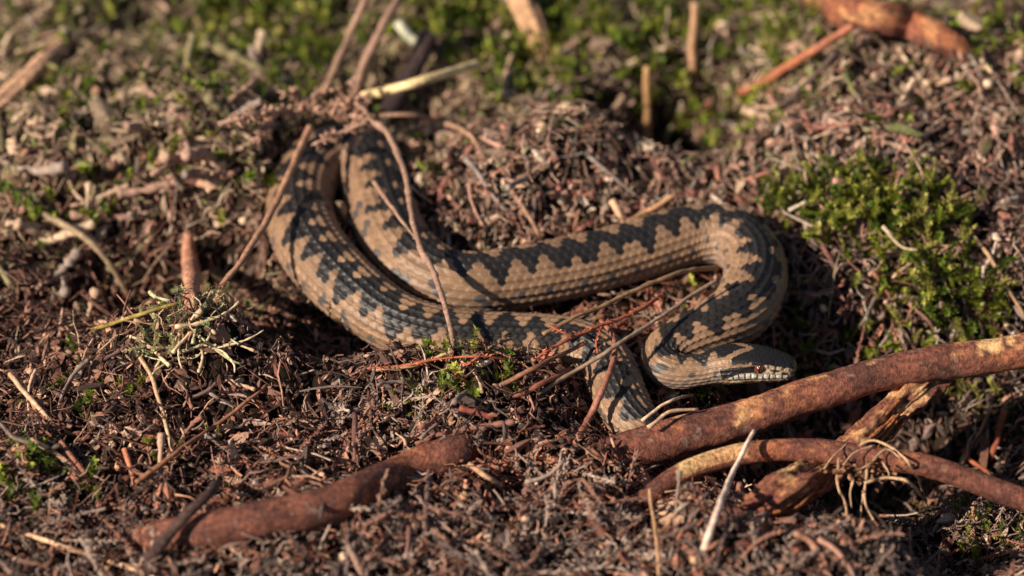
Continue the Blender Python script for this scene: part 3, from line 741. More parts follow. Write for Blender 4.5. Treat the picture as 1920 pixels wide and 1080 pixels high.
heather('dead_heather', 'pinkish dead heather spray draped over the top of the outer coil',
        [(410, 232, 'g', 22), (470, 215, 'g', 28), (545, 205, 'g', 32), (620, 212, 'g', 34), (690, 222, 'g', 34)],
        6, (170, 134, 114), [([(560, 205, 'g', 32), (600, 170, 'g', 36), (640, 168, 'g', 38)], 5), ([(690, 228, 40), (640, 250, 38), (590, 270, 36)], 5), ([(600, 212, 'g', 34), (650, 190, 'g', 38), (690, 180, 'g', 40)], 6),
                             ([(520, 208, 'g', 30), (500, 235, 'g', 26), (480, 262, 'g', 22)], 5),
                             ([(640, 214, 'g', 34), (665, 170, 'g', 38), (655, 150, 'g', 40)], 5), ([(690, 222, 'g', 34), (672, 196, 'g', 38), (620, 190, 'g', 38)], 5), ([(600, 212, 'g', 34), (560, 180, 'g', 34), (530, 172, 'g', 32)], 4.5)],
        150, (184, 144, 120), 4100, (3.0, 1.4), 0.8, 0.6)
heather('dead_heather', 'rust red dead heather sprig with tiny leaves lying over the lower coil',
        [(1245, 550, 25), (1190, 585, 26), (1130, 608, 26), (1075, 632, 26), (1030, 655, 25), (998, 676, 24)],
        4.2, (156, 88, 64), [([(1075, 632, 26), (1050, 622, 28), (1028, 610, 29)], 3), ([(1030, 655, 25), (1010, 690, 18), (995, 720, 10)], 4), ([(1130, 608, 26), (1118, 640, 26), (1122, 662, 24)], 3)],
        45, (176, 104, 78), 4200, (1.9, 0.7), 0.7, 0.5)
heather('dead_heather', 'dull brown heather twig drooping in front of the lower coil',
        [(1000, 672, 24), (1004, 690, 20), (1020, 712, 14), (1028, 738, 8)], 4, (140, 112, 100), [], 14, (150, 110, 92), 4300, (1.6, 0.7))
heather('dead_heather', 'orange red sprig lying along the base of the lower coil',
        [(690, 690, 'g', 7), (760, 685, 'g', 7), (830, 672, 'g', 9), (900, 668, 'g', 10), (950, 672, 'g', 10)], 3, (170, 92, 64), [([(900, 668, 'g', 10), (870, 690, 'g', 8), (850, 706, 'g', 6)], 2.5)], 34, (186, 104, 74), 4400, (2.0, 0.8))
# wiry rootlets hanging from the slim branch
rt = link('rootlet_tuft', None, label='tuft of pale wiry rootlets clinging to the slim branch above the torn root', category='rootlets')
RL = [[(1600, 840, 17), (1640, 826, 19), (1680, 845, 18), (1712, 880, 14), (1745, 962, 'g', 4)], [(1620, 905, 16), (1670, 896, 17), (1712, 912, 13), (1740, 950, 'g', 6)],
      [(1573, 860, 18), (1572, 915, 14), (1585, 945, 9), (1600, 1030, 'g', 2)], [(1625, 880, 18), (1622, 940, 12), (1640, 980, 6), (1668, 1032, 'g', 2)], [(1590, 830, 18), (1560, 860, 19), (1545, 880, 16)],
      [(1690, 860, 18), (1660, 842, 20), (1630, 870, 19), (1612, 880, 16)], [(1718, 925, 'g', 8), (1700, 945, 'g', 6), (1694, 968, 'g', 2)], [(1618, 925, 12), (1614, 970, 6), (1610, 1020, 'g', 1)], [(1600, 900, 17), (1594, 925, 14), (1598, 950, 10)],
      [(1640, 835, 19), (1600, 848, 20), (1580, 872, 18)], [(1655, 868, 19), (1668, 893, 16), (1652, 912, 12)]]
for k, p in enumerate(RL):
    V, q, t, cc, D, R = strand(p, 2.7 if k < 4 else 1.8, srgb((196, 160, 124)), 5000 + 11 * k, 0.6, 6, 0.4)
    link('rootlet', make_mesh('rootlet', V, q, t, cc, M_STICK), rt)
mb = MB()
r_ = np.random.default_rng(77)
for k in range(80):                                          # crumbs of peat caught in the tuft
    p = G(r_.normal(1625, 38), r_.normal(880, 16), r_.uniform(10, 19) * MM); rr = r_.uniform(0.5, 1.6) * MM
    ph = r_.normal(size=(8, 3)); ph /= np.linalg.norm(ph, axis=1)[:, None]
    cube = np.array([[x, y, z] for x in (-1, 1) for y in (-1, 1) for z in (-1, 1)]) * 0.45 + ph * 0.6
    q = [(0, 1, 3, 2), (4, 6, 7, 5), (0, 4, 5, 1), (2, 3, 7, 6), (0, 2, 6, 4), (1, 5, 7, 3)]
    mb.add(p + cube * rr, q, None, srgb((150, 108, 80)) * r_.uniform(0.5, 1.5))
link('peat_crumbs', mb.mesh('peat_crumbs', M_LITTER, False), rt, kind='stuff')

# ---------------------------------------------------------------- litter: zones of the photo's ground
PAL = {
 'tan': [((176, 146, 112), 4), ((140, 112, 84), 4), ((122, 108, 66), 3), ((100, 78, 58), 3), ((200, 166, 126), 2), ((110, 112, 52), 2)],
 'pink': [((196, 154, 126), 4), ((172, 126, 100), 4), ((144, 100, 80), 4), ((210, 180, 150), 3), ((112, 84, 68), 4), ((164, 100, 78), 1.5), ((228, 206, 176), 1), ((130, 116, 80), 1)],
 'dark': [((132, 84, 62), 4), ((100, 64, 50), 5), ((160, 108, 82), 3), ((74, 52, 44), 4), ((182, 134, 100), 2), ((214, 176, 138), 0.6)],
 'grey': [((146, 118, 102), 4), ((116, 92, 80), 5), ((92, 74, 66), 4), ((172, 146, 126), 2), ((140, 88, 64), 3), ((186, 128, 92), 1.5)],
 'red': [((164, 94, 64), 4), ((128, 72, 50), 4), ((190, 120, 82), 3), ((100, 64, 50), 3), ((214, 160, 118), 1.5), ((226, 196, 160), 0.7)]}
ZK = list(PAL)
ZB = [('tan', 180, 160, 330, 200), ('tan', 480, 140, 180, 150), ('tan', 1050, 120, 350, 100), ('tan', 1380, 90, 160, 120), ('pink', 430, 350, 120, 110), ('pink', 1020, 340, 260, 130), ('pink', 1680, 230, 320, 150), ('pink', 1450, 310, 160, 80),
      ('dark', 120, 700, 250, 170), ('dark', 420, 740, 220, 130), ('dark', 140, 480, 200, 120), ('dark', 560, 620, 100, 80), ('grey', 880, 1010, 420, 90), ('grey', 680, 800, 170, 70), ('grey', 1600, 1040, 250, 60), ('grey', 1560, 600, 130, 120), ('grey', 120, 980, 200, 90),
      ('red', 1000, 850, 150, 50), ('red', 1350, 940, 130, 100), ('red', 620, 900, 150, 70), ('red', 1230, 560, 120, 60), ('grey', 1800, 850, 160, 120), ('dark', 1060, 750, 150, 60), ('red', 330, 960, 100, 60), ('red', 1450, 700, 100, 60)]
def zones(P):
    u, v = project(P)
    u = u + 60 * noise2(P[:, 0], P[:, 1], 30, 71); v = v + 50 * noise2(P[:, 0], P[:, 1], 30, 72)
    W = np.full((len(P), len(ZK)), 1e-4)
    for (k, cu, cv, su, sv) in ZB:
        W[:, ZK.index(k)] += np.exp(-0.5 * (((u - cu) / su) ** 2 + ((v - cv) / sv) ** 2))
    return W / W.sum(1, keepdims=True), u, v
def desat(c, k=0.22):
    c = np.asarray(c, float); return c * (1 - k) + (c @ np.array([0.3, 0.55, 0.15]))[..., None] * k
def pick_cols(P, r_, jit=0.28):
    W, u, v = zones(P)
    z = (W.cumsum(1) > r_.random(len(P))[:, None]).argmax(1)
    out = np.zeros((len(P), 3))
    for i, k in enumerate(ZK):
        m = z == i
        cs = np.array([srgb(c) for c, w in PAL[k]]); ws = np.array([w for c, w in PAL[k]], float); ws /= ws.sum()
        out[m] = desat(cs)[r_.choice(len(cs), m.sum(), p=ws)] * (1.2 if k in ('tan', 'pink') else 1.1)
    out = out * np.minimum(1, 0.46 / out.max(1, keepdims=True))
    return out * np.exp(jit * 1.3 * r_.normal(size=len(P)))[:, None].clip(0.3, 1.35), z
def rot_mats(yaw, pitch, roll):
    cy, sy, cp, sp, cr, sr = np.cos(yaw), np.sin(yaw), np.cos(pitch), np.sin(pitch), np.cos(roll), np.sin(roll)
    return np.stack([np.stack([cy * cp, cy * sp * sr - sy * cr, cy * sp * cr + sy * sr], -1),
                     np.stack([sy * cp, sy * sp * sr + cy * cr, sy * sp * cr - cy * sr], -1),
                     np.stack([-sp, cp * sr, cp * cr], -1)], -2)
def lump(seed, rings=(-0.5, 0.0, 0.5), prof=(0.45, 1.0, 0.35), ns=4):
    r_ = np.random.default_rng(seed)
    V = []; 
    for x, p in zip(rings, prof):
        a = np.linspace(0, 2 * math.pi, ns, endpoint=False) + r_.uniform(-0.3, 0.3)
        V.append(np.stack([x + r_.uniform(-0.06, 0.06, ns), np.cos(a) * p * 0.5 * r_.uniform(0.75, 1.2, ns), np.sin(a) * p * 0.5 * r_.uniform(0.75, 1.2, ns)], 1))
    V = np.vstack(V)
    q = grid_faces(len(rings), ns).tolist()
    n = len(rings)
    q.append([0, 1, 2, 3][::-1]); q.append([(n - 1) * ns + j for j in range(4)])
    return V, np.array(q)
def curl(seed, bend=0.35):
    """thin bent needle along x"""
    r_ = np.random.default_rng(seed)
    n = 5
    x = np.linspace(-0.5, 0.5, n)
    y = bend * (x ** 2) * r_.uniform(-1, 1) + 0.06 * r_.normal(size=n); z = bend * (x ** 2) * r_.uniform(-1, 1) + 0.05 * r_.normal(size=n)
    return np.stack([x, y, z], 1)
def scatter_mesh(name, temps, P, Rm, Sc, col, mat, pick, smooth=False):
    Vs, Qs, Cs, off = [], [], [], 0
    for i, (V, q) in enumerate(temps):
        m = np.where(pick == i)[0]
        if not len(m): continue
        X = np.einsum('nij,nkj->nki', Rm[m], V[None] * Sc[m][:, None, :]) + P[m][:, None, :]
        Vs.append(X.reshape(-1, 3))
        Qs.append((q[None] + (np.arange(len(m)) * len(V))[:, None, None]).reshape(-1, q.shape[1]) + off)
        Cs.append(np.repeat(col[m], len(V), 0))
        off += len(m) * len(V)
    return make_mesh(name, np.vstack(Vs), np.vstack(Qs), None, np.vstack(Cs), mat, smooth)
def free_of_snake(P, gap=0.0006):
    ok = np.ones(len(P), bool)
    near = (np.abs(P[:, 0]) < 0.2) & (P[:, 1] > -0.12) & (P[:, 1] < 0.14)
    d, k = snake_dist(P[near])
    ok[near] = d > AXK[k][:, 3] * 1.0 + gap
    return ok
XR = (-0.275, 0.275); YR = (-0.225, 0.285)
def slope_tilt(P, yaw):
    e = 0.004
    gx_ = (H(P[:, 0] + e, P[:, 1]) - H(P[:, 0] - e, P[:, 1])) / (2 * e); gy_ = (H(P[:, 0], P[:, 1] + e) - H(P[:, 0], P[:, 1] - e)) / (2 * e)
    return -np.arctan(gx_ * np.cos(yaw) + gy_ * np.sin(yaw))
def scatter_pts(n, r_, lift):
    P = np.stack([r_.uniform(*XR, n), r_.uniform(*YR, n), np.zeros(n)], 1)
    P[:, 2] = H(P[:, 0], P[:, 1]) + lift(r_, n)
    return P

r_ = np.random.default_rng(5)
# chips and crumbs
n = 52000
P = scatter_pts(n, r_, lambda r, k: r.random(k) ** 1.5 * 0.0055)
P = P[free_of_snake(P)]; n = len(P)
col, z = pick_cols(P, r_)
big = np.where(z == 1, 0.92, np.where(z == 0, 1.25, np.where(z == 3, 0.9, 1.0)))
Ln = np.exp(r_.normal(math.log(3.5), 0.48, n)) * big
As = np.where(z == 1, r_.uniform(0.25, 0.6, n), r_.uniform(0.22, 0.6, n))
Sc = np.stack([Ln, Ln * As, Ln * As * r_.uniform(0.35, 0.9, n)], 1) * MM
yaw = r_.uniform(0, 6.283, n)
Rm = rot_mats(yaw, slope_tilt(P, yaw) + r_.normal(0, 0.42, n), r_.uniform(-1, 1, n))
temps = [lump(k) for k in range(9)]
link('litter_crumbs', scatter_mesh('litter_crumbs', temps, P, Rm, Sc, col, M_LITTER, r_.integers(0, 9, n)), None, kind='stuff',
     label='loose layer of brown heather crumbs, husks and bark chips covering the ground', category='litter')
# thin dead needles and stalk bits
def needle(seed, ns=3):
    C = curl(seed)
    n_ = len(C); V = []
    r2 = np.random.default_rng(seed + 500)
    w = np.array([0.8, 1.0, 1.0, 0.85, 0.5]) * 0.5
    for i in range(n_):
        a = np.linspace(0, 2 * math.pi, ns, endpoint=False) + 0.3 * i
        # thickness is scaled with y/z, curvature with x: keep both in the template by a fixed ratio
        V.append(np.stack([np.full(ns, C[i, 0]), C[i, 1] + 0.045 * w[i] * 2 * np.cos(a) * r2.uniform(0.8, 1.3), C[i, 2] + 0.045 * w[i] * 2 * np.sin(a) * r2.uniform(0.8, 1.3)], 1))
    return np.vstack(V), grid_faces(n_, ns)
n = 21000
P = scatter_pts(n, r_, lambda r, k: 0.0008 + r.random(k) ** 1.3 * 0.0075)
Ln = np.exp(r_.normal(math.log(8.5), 0.45, n)) * MM
yaw = r_.uniform(0, 6.283, n)
pit = slope_tilt(P, yaw) + r_.normal(0, 0.28, n)
dv = np.stack([np.cos(yaw) * np.cos(pit), np.sin(yaw) * np.cos(pit), -np.sin(pit)], 1)
ok = free_of_snake(P) & free_of_snake(P + dv * Ln[:, None] * 0.5) & free_of_snake(P - dv * Ln[:, None] * 0.5)
P, Ln, yaw, pit = P[ok], Ln[ok], yaw[ok], pit[ok]; n = len(P)
col, z = pick_cols(P, r_)
th = np.where(z == 3, 1.0, 0.8) * r_.uniform(0.5, 1.5, n) * np.clip(0.0085 / Ln, 0.5, 1.6)
Rm = rot_mats(yaw, pit, r_.uniform(0, 6.28, n))
link('litter_needles', scatter_mesh('litter_needles', [needle(k) for k in range(12)], P, Rm, np.stack([Ln, Ln * th, Ln * th], 1), col, M_LITTER, r_.integers(0, 12, n), True), None, kind='stuff',
     label='tangle of thin dead stalks and needles lying through the litter', category='litter')

# dead heather shoots with scale leaves, thick over the lower part of the photo
def shoot_template(seed, length=16.0, nl=34, lw=(1.5, 0.75)):
    r2 = np.random.default_rng(seed)
    n_ = 12
    t = np.linspace(0, 1, n_)
    C = np.stack([t * length - length / 2, 1.8 * np.sin(t * r2.uniform(1, 4) + r2.uniform(0, 6)) * r2.uniform(0.3, 1.2), 1.5 * np.sin(t * r2.uniform(1, 3) + r2.uniform(0, 6)) * r2.uniform(0.2, 1)], 1) * MM
    mb_ = MB()
    R_ = np.full(n_, 0.34 * MM) * np.linspace(1.2, 0.6, n_)
    V, q, tt = tube(C, R_, 4)
    mb_.add(V, q, tt, (1, 1, 1))
    D2, _ = catmull(C, 40)
    leaf_lumps(mb_, D2, np.full(40, 0.3 * MM), nl, seed, lw, (1.05, 1.05, 1.05), 0.7)
    return np.vstack(mb_.V), np.vstack(mb_.q), np.vstack(mb_.t), np.vstack(mb_.c)
SHT = [shoot_template(900 + k, 11 + 2.2 * k, 26 + 4 * k) for k in range(6)]
def shoots(n, zone_w, seed):
    r2 = np.random.default_rng(seed)
    P = scatter_pts(n * 5, r2, lambda r, k: 0.0025 + r.random(k) * 0.005)
    W, u, v = zones(P)
    wt = sum(W[:, ZK.index(k)] * w for k, w in zone_w.items())
    P = P[(r2.random(len(P)) < wt)][:n]
    yaw = r2.uniform(0, 6.283, len(P)); pit = slope_tilt(P, yaw) + r2.normal(0, 0.35, len(P))
    dv = np.stack([np.cos(yaw) * np.cos(pit), np.sin(yaw) * np.cos(pit), -np.sin(pit)], 1)
    ok = free_of_snake(P, 0.001) & free_of_snake(P + dv * 0.008, 0.001) & free_of_snake(P - dv * 0.008, 0.001)
    P, yaw, pit = P[ok], yaw[ok], pit[ok]
    col, z = pick_cols(P, r2)
    return P, rot_mats(yaw, pit, r2.uniform(0, 6.28, len(P))), r2.uniform(0.6, 1.15, len(P)), col, r2
P, Rm, sc_, col, r2 = shoots(900, {'grey': 0.9, 'dark': 0.5, 'red': 0.4, 'tan': 0.25, 'pink': 0.15}, 61)
mb = MB()
pk = r2.integers(0, 6, len(P))
for i, (V, q, t, c) in enumerate(SHT):
    m = np.where(pk == i)[0]
    X = np.einsum('nij,nkj->nki', Rm[m], V[None] * sc_[m][:, None, None]) + P[m][:, None]
    o_ = (np.arange(len(m)) * len(V))[:, None, None]
    mb.add(X.reshape(-1, 3), (q[None] + o_).reshape(-1, 4), (t[None] + o_).reshape(-1, 3), (c[None] * col[m][:, None]).reshape(-1, 3))
link('heather_litter', mb.mesh('heather_litter', M_LITTER, False), None, kind='stuff', label='dead heather shoots matted into the litter', category='litter')

# single pieces that can be picked out
def piece_mesh(name, V, q, mat=None, smooth=True):
    return make_mesh(name, V, q, None, None, mat or M_PIECE, smooth)
def capsule(seed):
    r2 = np.random.default_rng(seed)
    n_, ns = 8, 10
    t = np.linspace(0.02, 1, n_)
    V = []
    for i, x in enumerate(t):
        rad = 0.5 * math.sin(math.pi * min(x * 0.93 + 0.03, 0.97)) ** 0.75
        if i == n_ - 1: rad = 0.26
        a = np.linspace(0, 2 * math.pi, ns, endpoint=False)
        k = 1 + 0.09 * np.cos(4 * a) * x + r2.uniform(-0.05, 0.05, ns)
        V.append(np.stack([np.full(ns, x - 0.5) * 1.15, np.cos(a) * rad * k, np.sin(a) * rad * k], 1))
    V.append(np.stack([np.full(ns, 0.36), 0.16 * np.cos(a), 0.16 * np.sin(a)], 1))     # sunken mouth
    V = np.vstack(V); q = grid_faces(n_ + 1, ns)
    return V, q
def flake(seed):
    r2 = np.random.default_rng(seed)
    nx_, ny_ = 6, 4
    x, y = np.meshgrid(np.linspace(-0.5, 0.5, nx_), np.linspace(-0.5, 0.5, ny_), indexing='ij')
    y = y * (0.75 + 0.25 * np.cos(x * 3) + 0.1 * r2.normal(size=(nx_, 1)))
    x = x + 0.06 * r2.normal(size=x.shape)
    z = 0.5 * (y ** 2) * r2.uniform(-1, 1) * 1.2 + 0.35 * x ** 2 * r2.uniform(-1, 1) + 0.03 * r2.normal(size=x.shape)
    top = np.stack([x, y, z + 0.05], -1).reshape(-1, 3); bot = np.stack([x, y, z - 0.05], -1).reshape(-1, 3)
    q = []
    N_ = nx_ * ny_
    for i in range(nx_ - 1):
        for j in range(ny_ - 1):
            a = i * ny_ + j
            q.append((a, a + ny_, a + ny_ + 1, a + 1)); q.append((N_ + a, N_ + a + 1, N_ + a + ny_ + 1, N_ + a + ny_))
    for i in range(nx_ - 1):
        a = i * ny_; b = a + ny_ - 1
        q.append((a, N_ + a, N_ + a + ny_, a + ny_)); q.append((b, b + ny_, N_ + b + ny_, N_ + b))
    for j in range(ny_ - 1):
        a = j; b = (nx_ - 1) * ny_ + j
        q.append((a, a + 1, N_ + a + 1, N_ + a)); q.append((b, N_ + b, N_ + b + 1, b + 1))
    return np.vstack([top, bot]), np.array(q)
CAPS = [piece_mesh('seed_capsule', *capsule(k)) for k in range(5)]
FLK = [piece_mesh('bark_flake', *flake(20 + k), smooth=False) for k in range(8)]
LMP = [piece_mesh('wood_chip', *lump(40 + k, (-0.5, -0.3, 0.0, 0.3, 0.5), (0.5, 0.95, 1.0, 0.9, 0.4)), smooth=False) for k in range(8)]
r3 = np.random.default_rng(88)
def put(name, mesh, p, size, c, label, cat, group, yaw=None, pitch=None):
    o = link(name, mesh, None, label=label, category=cat, group=group)
    o.location = Vector(p)
    o.scale = size
    o.rotation_euler = (r3.uniform(-0.6, 0.6), r3.normal(0, 0.35) if pitch is None else pitch, r3.uniform(0, 6.28) if yaw is None else yaw)
    o.color = (*c, 1)
    return o
cap_px = [(222, 803), (242, 814), (208, 834), (244, 836), (220, 874), (130, 936), (195, 978), (203, 1066), (520, 896), (553, 918), (450, 1006), (484, 1014), (1081, 932), (1100, 942), (975, 800), (1153, 880), (1212, 916), (1200, 1046), (1218, 1052),
          (1345, 1046), (1300, 1050), (1390, 1048), (1290, 998), (922, 1008), (930, 944), (870, 930), (1270, 905), (1010, 245), (945, 320), (860, 430), (1010, 440), (985, 455), (1050, 375), (780, 986), (640, 1045), (455, 415), (575, 920), (1500, 600), (1545, 578), (1690, 855)]
for (u, v) in cap_px:
    u += r3.uniform(-4, 4); p = S(u, v, 2.5); d = r3.uniform(2.4, 4.0) * MM
    if not free_of_snake(p[None], 0.001)[0]: continue
    tone = r3.integers(0, 3)
    c = srgb(((236, 206, 168), (206, 160, 124), (176, 146, 124))[tone]) * r3.uniform(0.9, 1.1)
    where = ('on the litter heap beyond the upper coil' if v < 500 and u > 700 else 'in the shaded hollow beside the neck' if 1450 < u < 1700 and v < 700 else 'around the stubby orange twig' if u < 270 else
             'below the half buried branch' if u < 830 else 'between the two thick branches' if v < 960 and u < 1240 else 'at the lower edge below the slim branch')
    put('seed_capsule', CAPS[r3.integers(0, 5)], p, (d, d, d), c, ('cream', 'tan', 'grey brown')[tone] + ' round dry seed capsule ' + where, 'seed capsule', 'pale seed capsules strewn over the litter')
def strew(name, meshes, n, boxes, sizes, label, cat, group, cols, lift=2.2, asp=(0.45, 0.3)):
    k = 0
    while k < n:
        b = boxes[r3.integers(0, len(boxes))]
        u, v = r3.uniform(b[0], b[2]), r3.uniform(b[1], b[3])
        p = S(u, v, lift)
        if not free_of_snake(p[None], 0.003)[0]: continue
        f = r3.random()
        l = (sizes[0] + (sizes[1] - sizes[0]) * f) * MM
        tone, rgb = cols[r3.integers(0, len(cols))]
        c = desat(srgb(rgb), 0.12) * r3.uniform(0.9, 1.15)
        size = 'big ' if f > 0.66 else 'small ' if f < 0.33 else ''
        put(name, meshes[r3.integers(0, len(meshes))], p, (l, l * r3.uniform(asp[0], asp[0] * 1.6), l * r3.uniform(asp[1], asp[1] * 1.6)), c, size + tone + ' ' + label + ' ' + b[4], cat, group)
        k += 1
strew('wood_chip', LMP, 90, [(820, 250, 1210, 430, 'on the heap behind the upper coil'), (1400, 190, 1640, 330, 'on the slope above the bend of the snake'), (1640, 190, 1900, 340, 'on the slope above the bright moss bank'), (900, 260, 1150, 420, 'on the heap behind the upper coil')],
      (3.0, 5.6), 'wood chip', 'wood chip', 'wood chips on the far litter heaps',
      [('pinkish', (204, 154, 128)), ('red brown', (178, 112, 90)), ('pale', (216, 182, 150)), ('dark red', (150, 88, 72)), ('brown', (150, 112, 94))], 2.4)
strew('bark_flake', FLK, 70, [(20, 700, 300, 900, 'in the litter around the short straws'), (300, 700, 560, 900, 'in the litter below the lichen mound'), (860, 800, 1100, 900, 'between the two thick branches'), (1230, 900, 1450, 1070, 'below the slim branch'), (600, 780, 830, 880, 'behind the half buried branch')],
      (4, 8.5), 'curled bark flake', 'bark flake', 'bark flakes in the near litter',
      [('red brown', (160, 100, 74)), ('orange brown', (190, 132, 98)), ('dark', (124, 80, 64)), ('tan', (206, 162, 126))], 3.4, (0.5, 0.5))
strew('bark_flake', FLK, 56, [(20, 60, 260, 240, 'near the bleached stick'), (260, 60, 480, 240, 'in the olive litter beyond the tall stalks'), (20, 240, 330, 420, 'beside the arched stalk'), (380, 270, 500, 420, 'beside the outer coil'), (1000, 100, 1250, 240, 'near the upright straws')],
      (4.5, 9.5), 'papery flake', 'bark flake', 'papery flakes in the far litter',
      [('tan', (196, 160, 128)), ('brown', (172, 136, 108)), ('dull brown', (146, 116, 96)), ('pale tan', (200, 168, 136)), ('orange', (180, 130, 102))], 3.6, (0.4, 0.4))
SHM = [make_mesh('heather_shoot', V, q, t, None, M_PIECE, False) for (V, q, t, c) in SHT]
def strew_shoots(name, meshes, n, boxes, label, cat, group, cols, lift=5.5, sc=(0.8, 1.2), tilt=0.45):
    k = 0
    while k < n:
        b = boxes[r3.integers(0, len(boxes))]
        u, v = r3.uniform(b[0], b[2]), r3.uniform(b[1], b[3])
        p = S(u, v, lift)
        if not free_of_snake(p[None], 0.006)[0]: continue
        f = r3.random(); l = sc[0] + (sc[1] - sc[0]) * f
        tone, rgb = cols[r3.integers(0, len(cols))]
        size = 'long ' if f > 0.66 else 'short ' if f < 0.33 else ''
        put(name, meshes[r3.integers(0, len(meshes))], p, (l, l, l), desat(srgb(rgb), 0.1) * r3.uniform(0.9, 1.15), size + tone + ' ' + label + ' ' + b[4], cat, group, pitch=r3.normal(0, tilt))
        k += 1
strew_shoots('heather_shoot', SHM, 120, [(640, 930, 900, 1075, 'below the half buried branch'), (900, 930, 1180, 1075, 'beside the red stub'), (600, 740, 760, 850, 'behind the half buried branch'), (1400, 1010, 1760, 1075, 'below the torn root'), (40, 900, 260, 1075, 'beside the cream straw'), (960, 880, 1200, 960, 'between the two thick branches')],
             'dead heather shoot', 'heather shoot', 'dead heather shoots on the near litter', [('grey brown', (146, 120, 106)), ('dark grey', (116, 96, 88)), ('pale grey', (176, 150, 132)), ('brown', (152, 110, 90))], 6, (1.0, 1.65))
strew_shoots('heather_shoot', SHM, 30, [(1480, 520, 1700, 680, 'in the shaded hollow beside the neck'), (1720, 880, 1900, 1060, 'in the shade below the slim branch')],
             'dead heather shoot', 'heather shoot', 'dead shoots in the shaded hollows', [('dull brown', (130, 108, 94)), ('pale', (166, 140, 120)), ('reddish', (150, 102, 84))])
def stalk_mesh(seed, length, thick):
    r2 = np.random.default_rng(seed)
    t = np.linspace(0, 1, 7)
    C = np.stack([(t - 0.5) * length, length * 0.22 * np.sin(t * r2.uniform(1.5, 4) + r2.uniform(0, 6)), length * 0.14 * np.sin(t * r2.uniform(1.5, 3) + r2.uniform(0, 6))], 1) * MM
    D, s_ = catmull(C, 22)
    V, q, tt = tube(D, thick * MM * np.linspace(1.1, r2.uniform(0.4, 0.9), 22) * (1 + 0.2 * r2.normal(size=22)), 7, 0.1, (300, 900), seed)
    return make_mesh('dead_stalk', V, q, tt, None, M_PIECE, True)
STK = [stalk_mesh(3000 + k, 15 + 2 * k, 1.0 + 0.12 * k) for k in range(8)]
STN = [stalk_mesh(3100 + k, 13 + 2 * k, 0.55 + 0.05 * k) for k in range(8)]
strew_shoots('dead_stalk', STK, 74, [(0, 0, 250, 160, 'near the bleached stick'), (250, 0, 560, 160, 'in the olive litter beyond the tall stalks'), (0, 200, 330, 420, 'beside the arched stalk'), (330, 180, 480, 330, 'beside the heather spray'), (0, 420, 300, 640, 'around the dark hollow under the arched stalk')],
             'dead stalk', 'stalk', 'thick dead stalks in the far litter', [('tan', (190, 154, 124)), ('pinkish brown', (166, 128, 108)), ('grey', (150, 130, 116)), ('olive', (142, 130, 88)), ('cream', (212, 182, 146))], 5, (0.8, 1.5), 0.3)
strew_shoots('dead_stalk', STK, 46, [(880, 60, 1250, 230, 'in the moss near the upright straws'), (1320, 20, 1560, 230, 'around the reddish curved twig'), (1640, 90, 1920, 200, 'below the orange branch')],
             'dead stalk', 'stalk', 'thick dead stalks in the far moss', [('tan', (190, 154, 124)), ('pinkish brown', (166, 128, 108)), ('grey', (160, 142, 126)), ('cream', (216, 186, 150))], 5, (0.6, 1.05), 0.4)
strew_shoots('dead_stalk', STN, 60, [(0, 640, 260, 900, 'around the short straws'), (260, 660, 560, 900, 'below the lichen mound'), (600, 700, 900, 830, 'between the lower coil and the half buried branch'), (1230, 900, 1460, 1075, 'below the slim branch')],
             'thin dead stalk', 'stalk', 'thin dead stalks in the near litter', [('red brown', (150, 100, 80)), ('tan', (196, 156, 124)), ('grey', (140, 120, 108)), ('dark', (96, 74, 66))], 4.5, (0.6, 1.4), 0.35)
strew_shoots('dead_stalk', STN, 34, [(270, 560, 450, 680, 'on the lichen mound beside the snake')], 'thin dead stalk', 'stalk', 'pale thin stalks on the lichen mound', [('straw coloured', (222, 190, 146)), ('pale green', (190, 184, 136)), ('tan', (200, 160, 124))], 4.5, (0.5, 1.1), 0.3)
strew_shoots('dead_stalk', STN, 44, [(830, 230, 1210, 420, 'on the heap behind the upper coil'), (1400, 180, 1900, 340, 'on the slope above the bright moss bank'), (1500, 400, 1860, 620, 'across the bright moss bank')],
             'thin dead stalk', 'stalk', 'thin dead stalks on the far litter', [('pinkish', (190, 140, 118)), ('red brown', (156, 98, 80)), ('tan', (202, 164, 132)), ('grey', (140, 124, 114))], 5, (0.6, 1.4), 0.3)

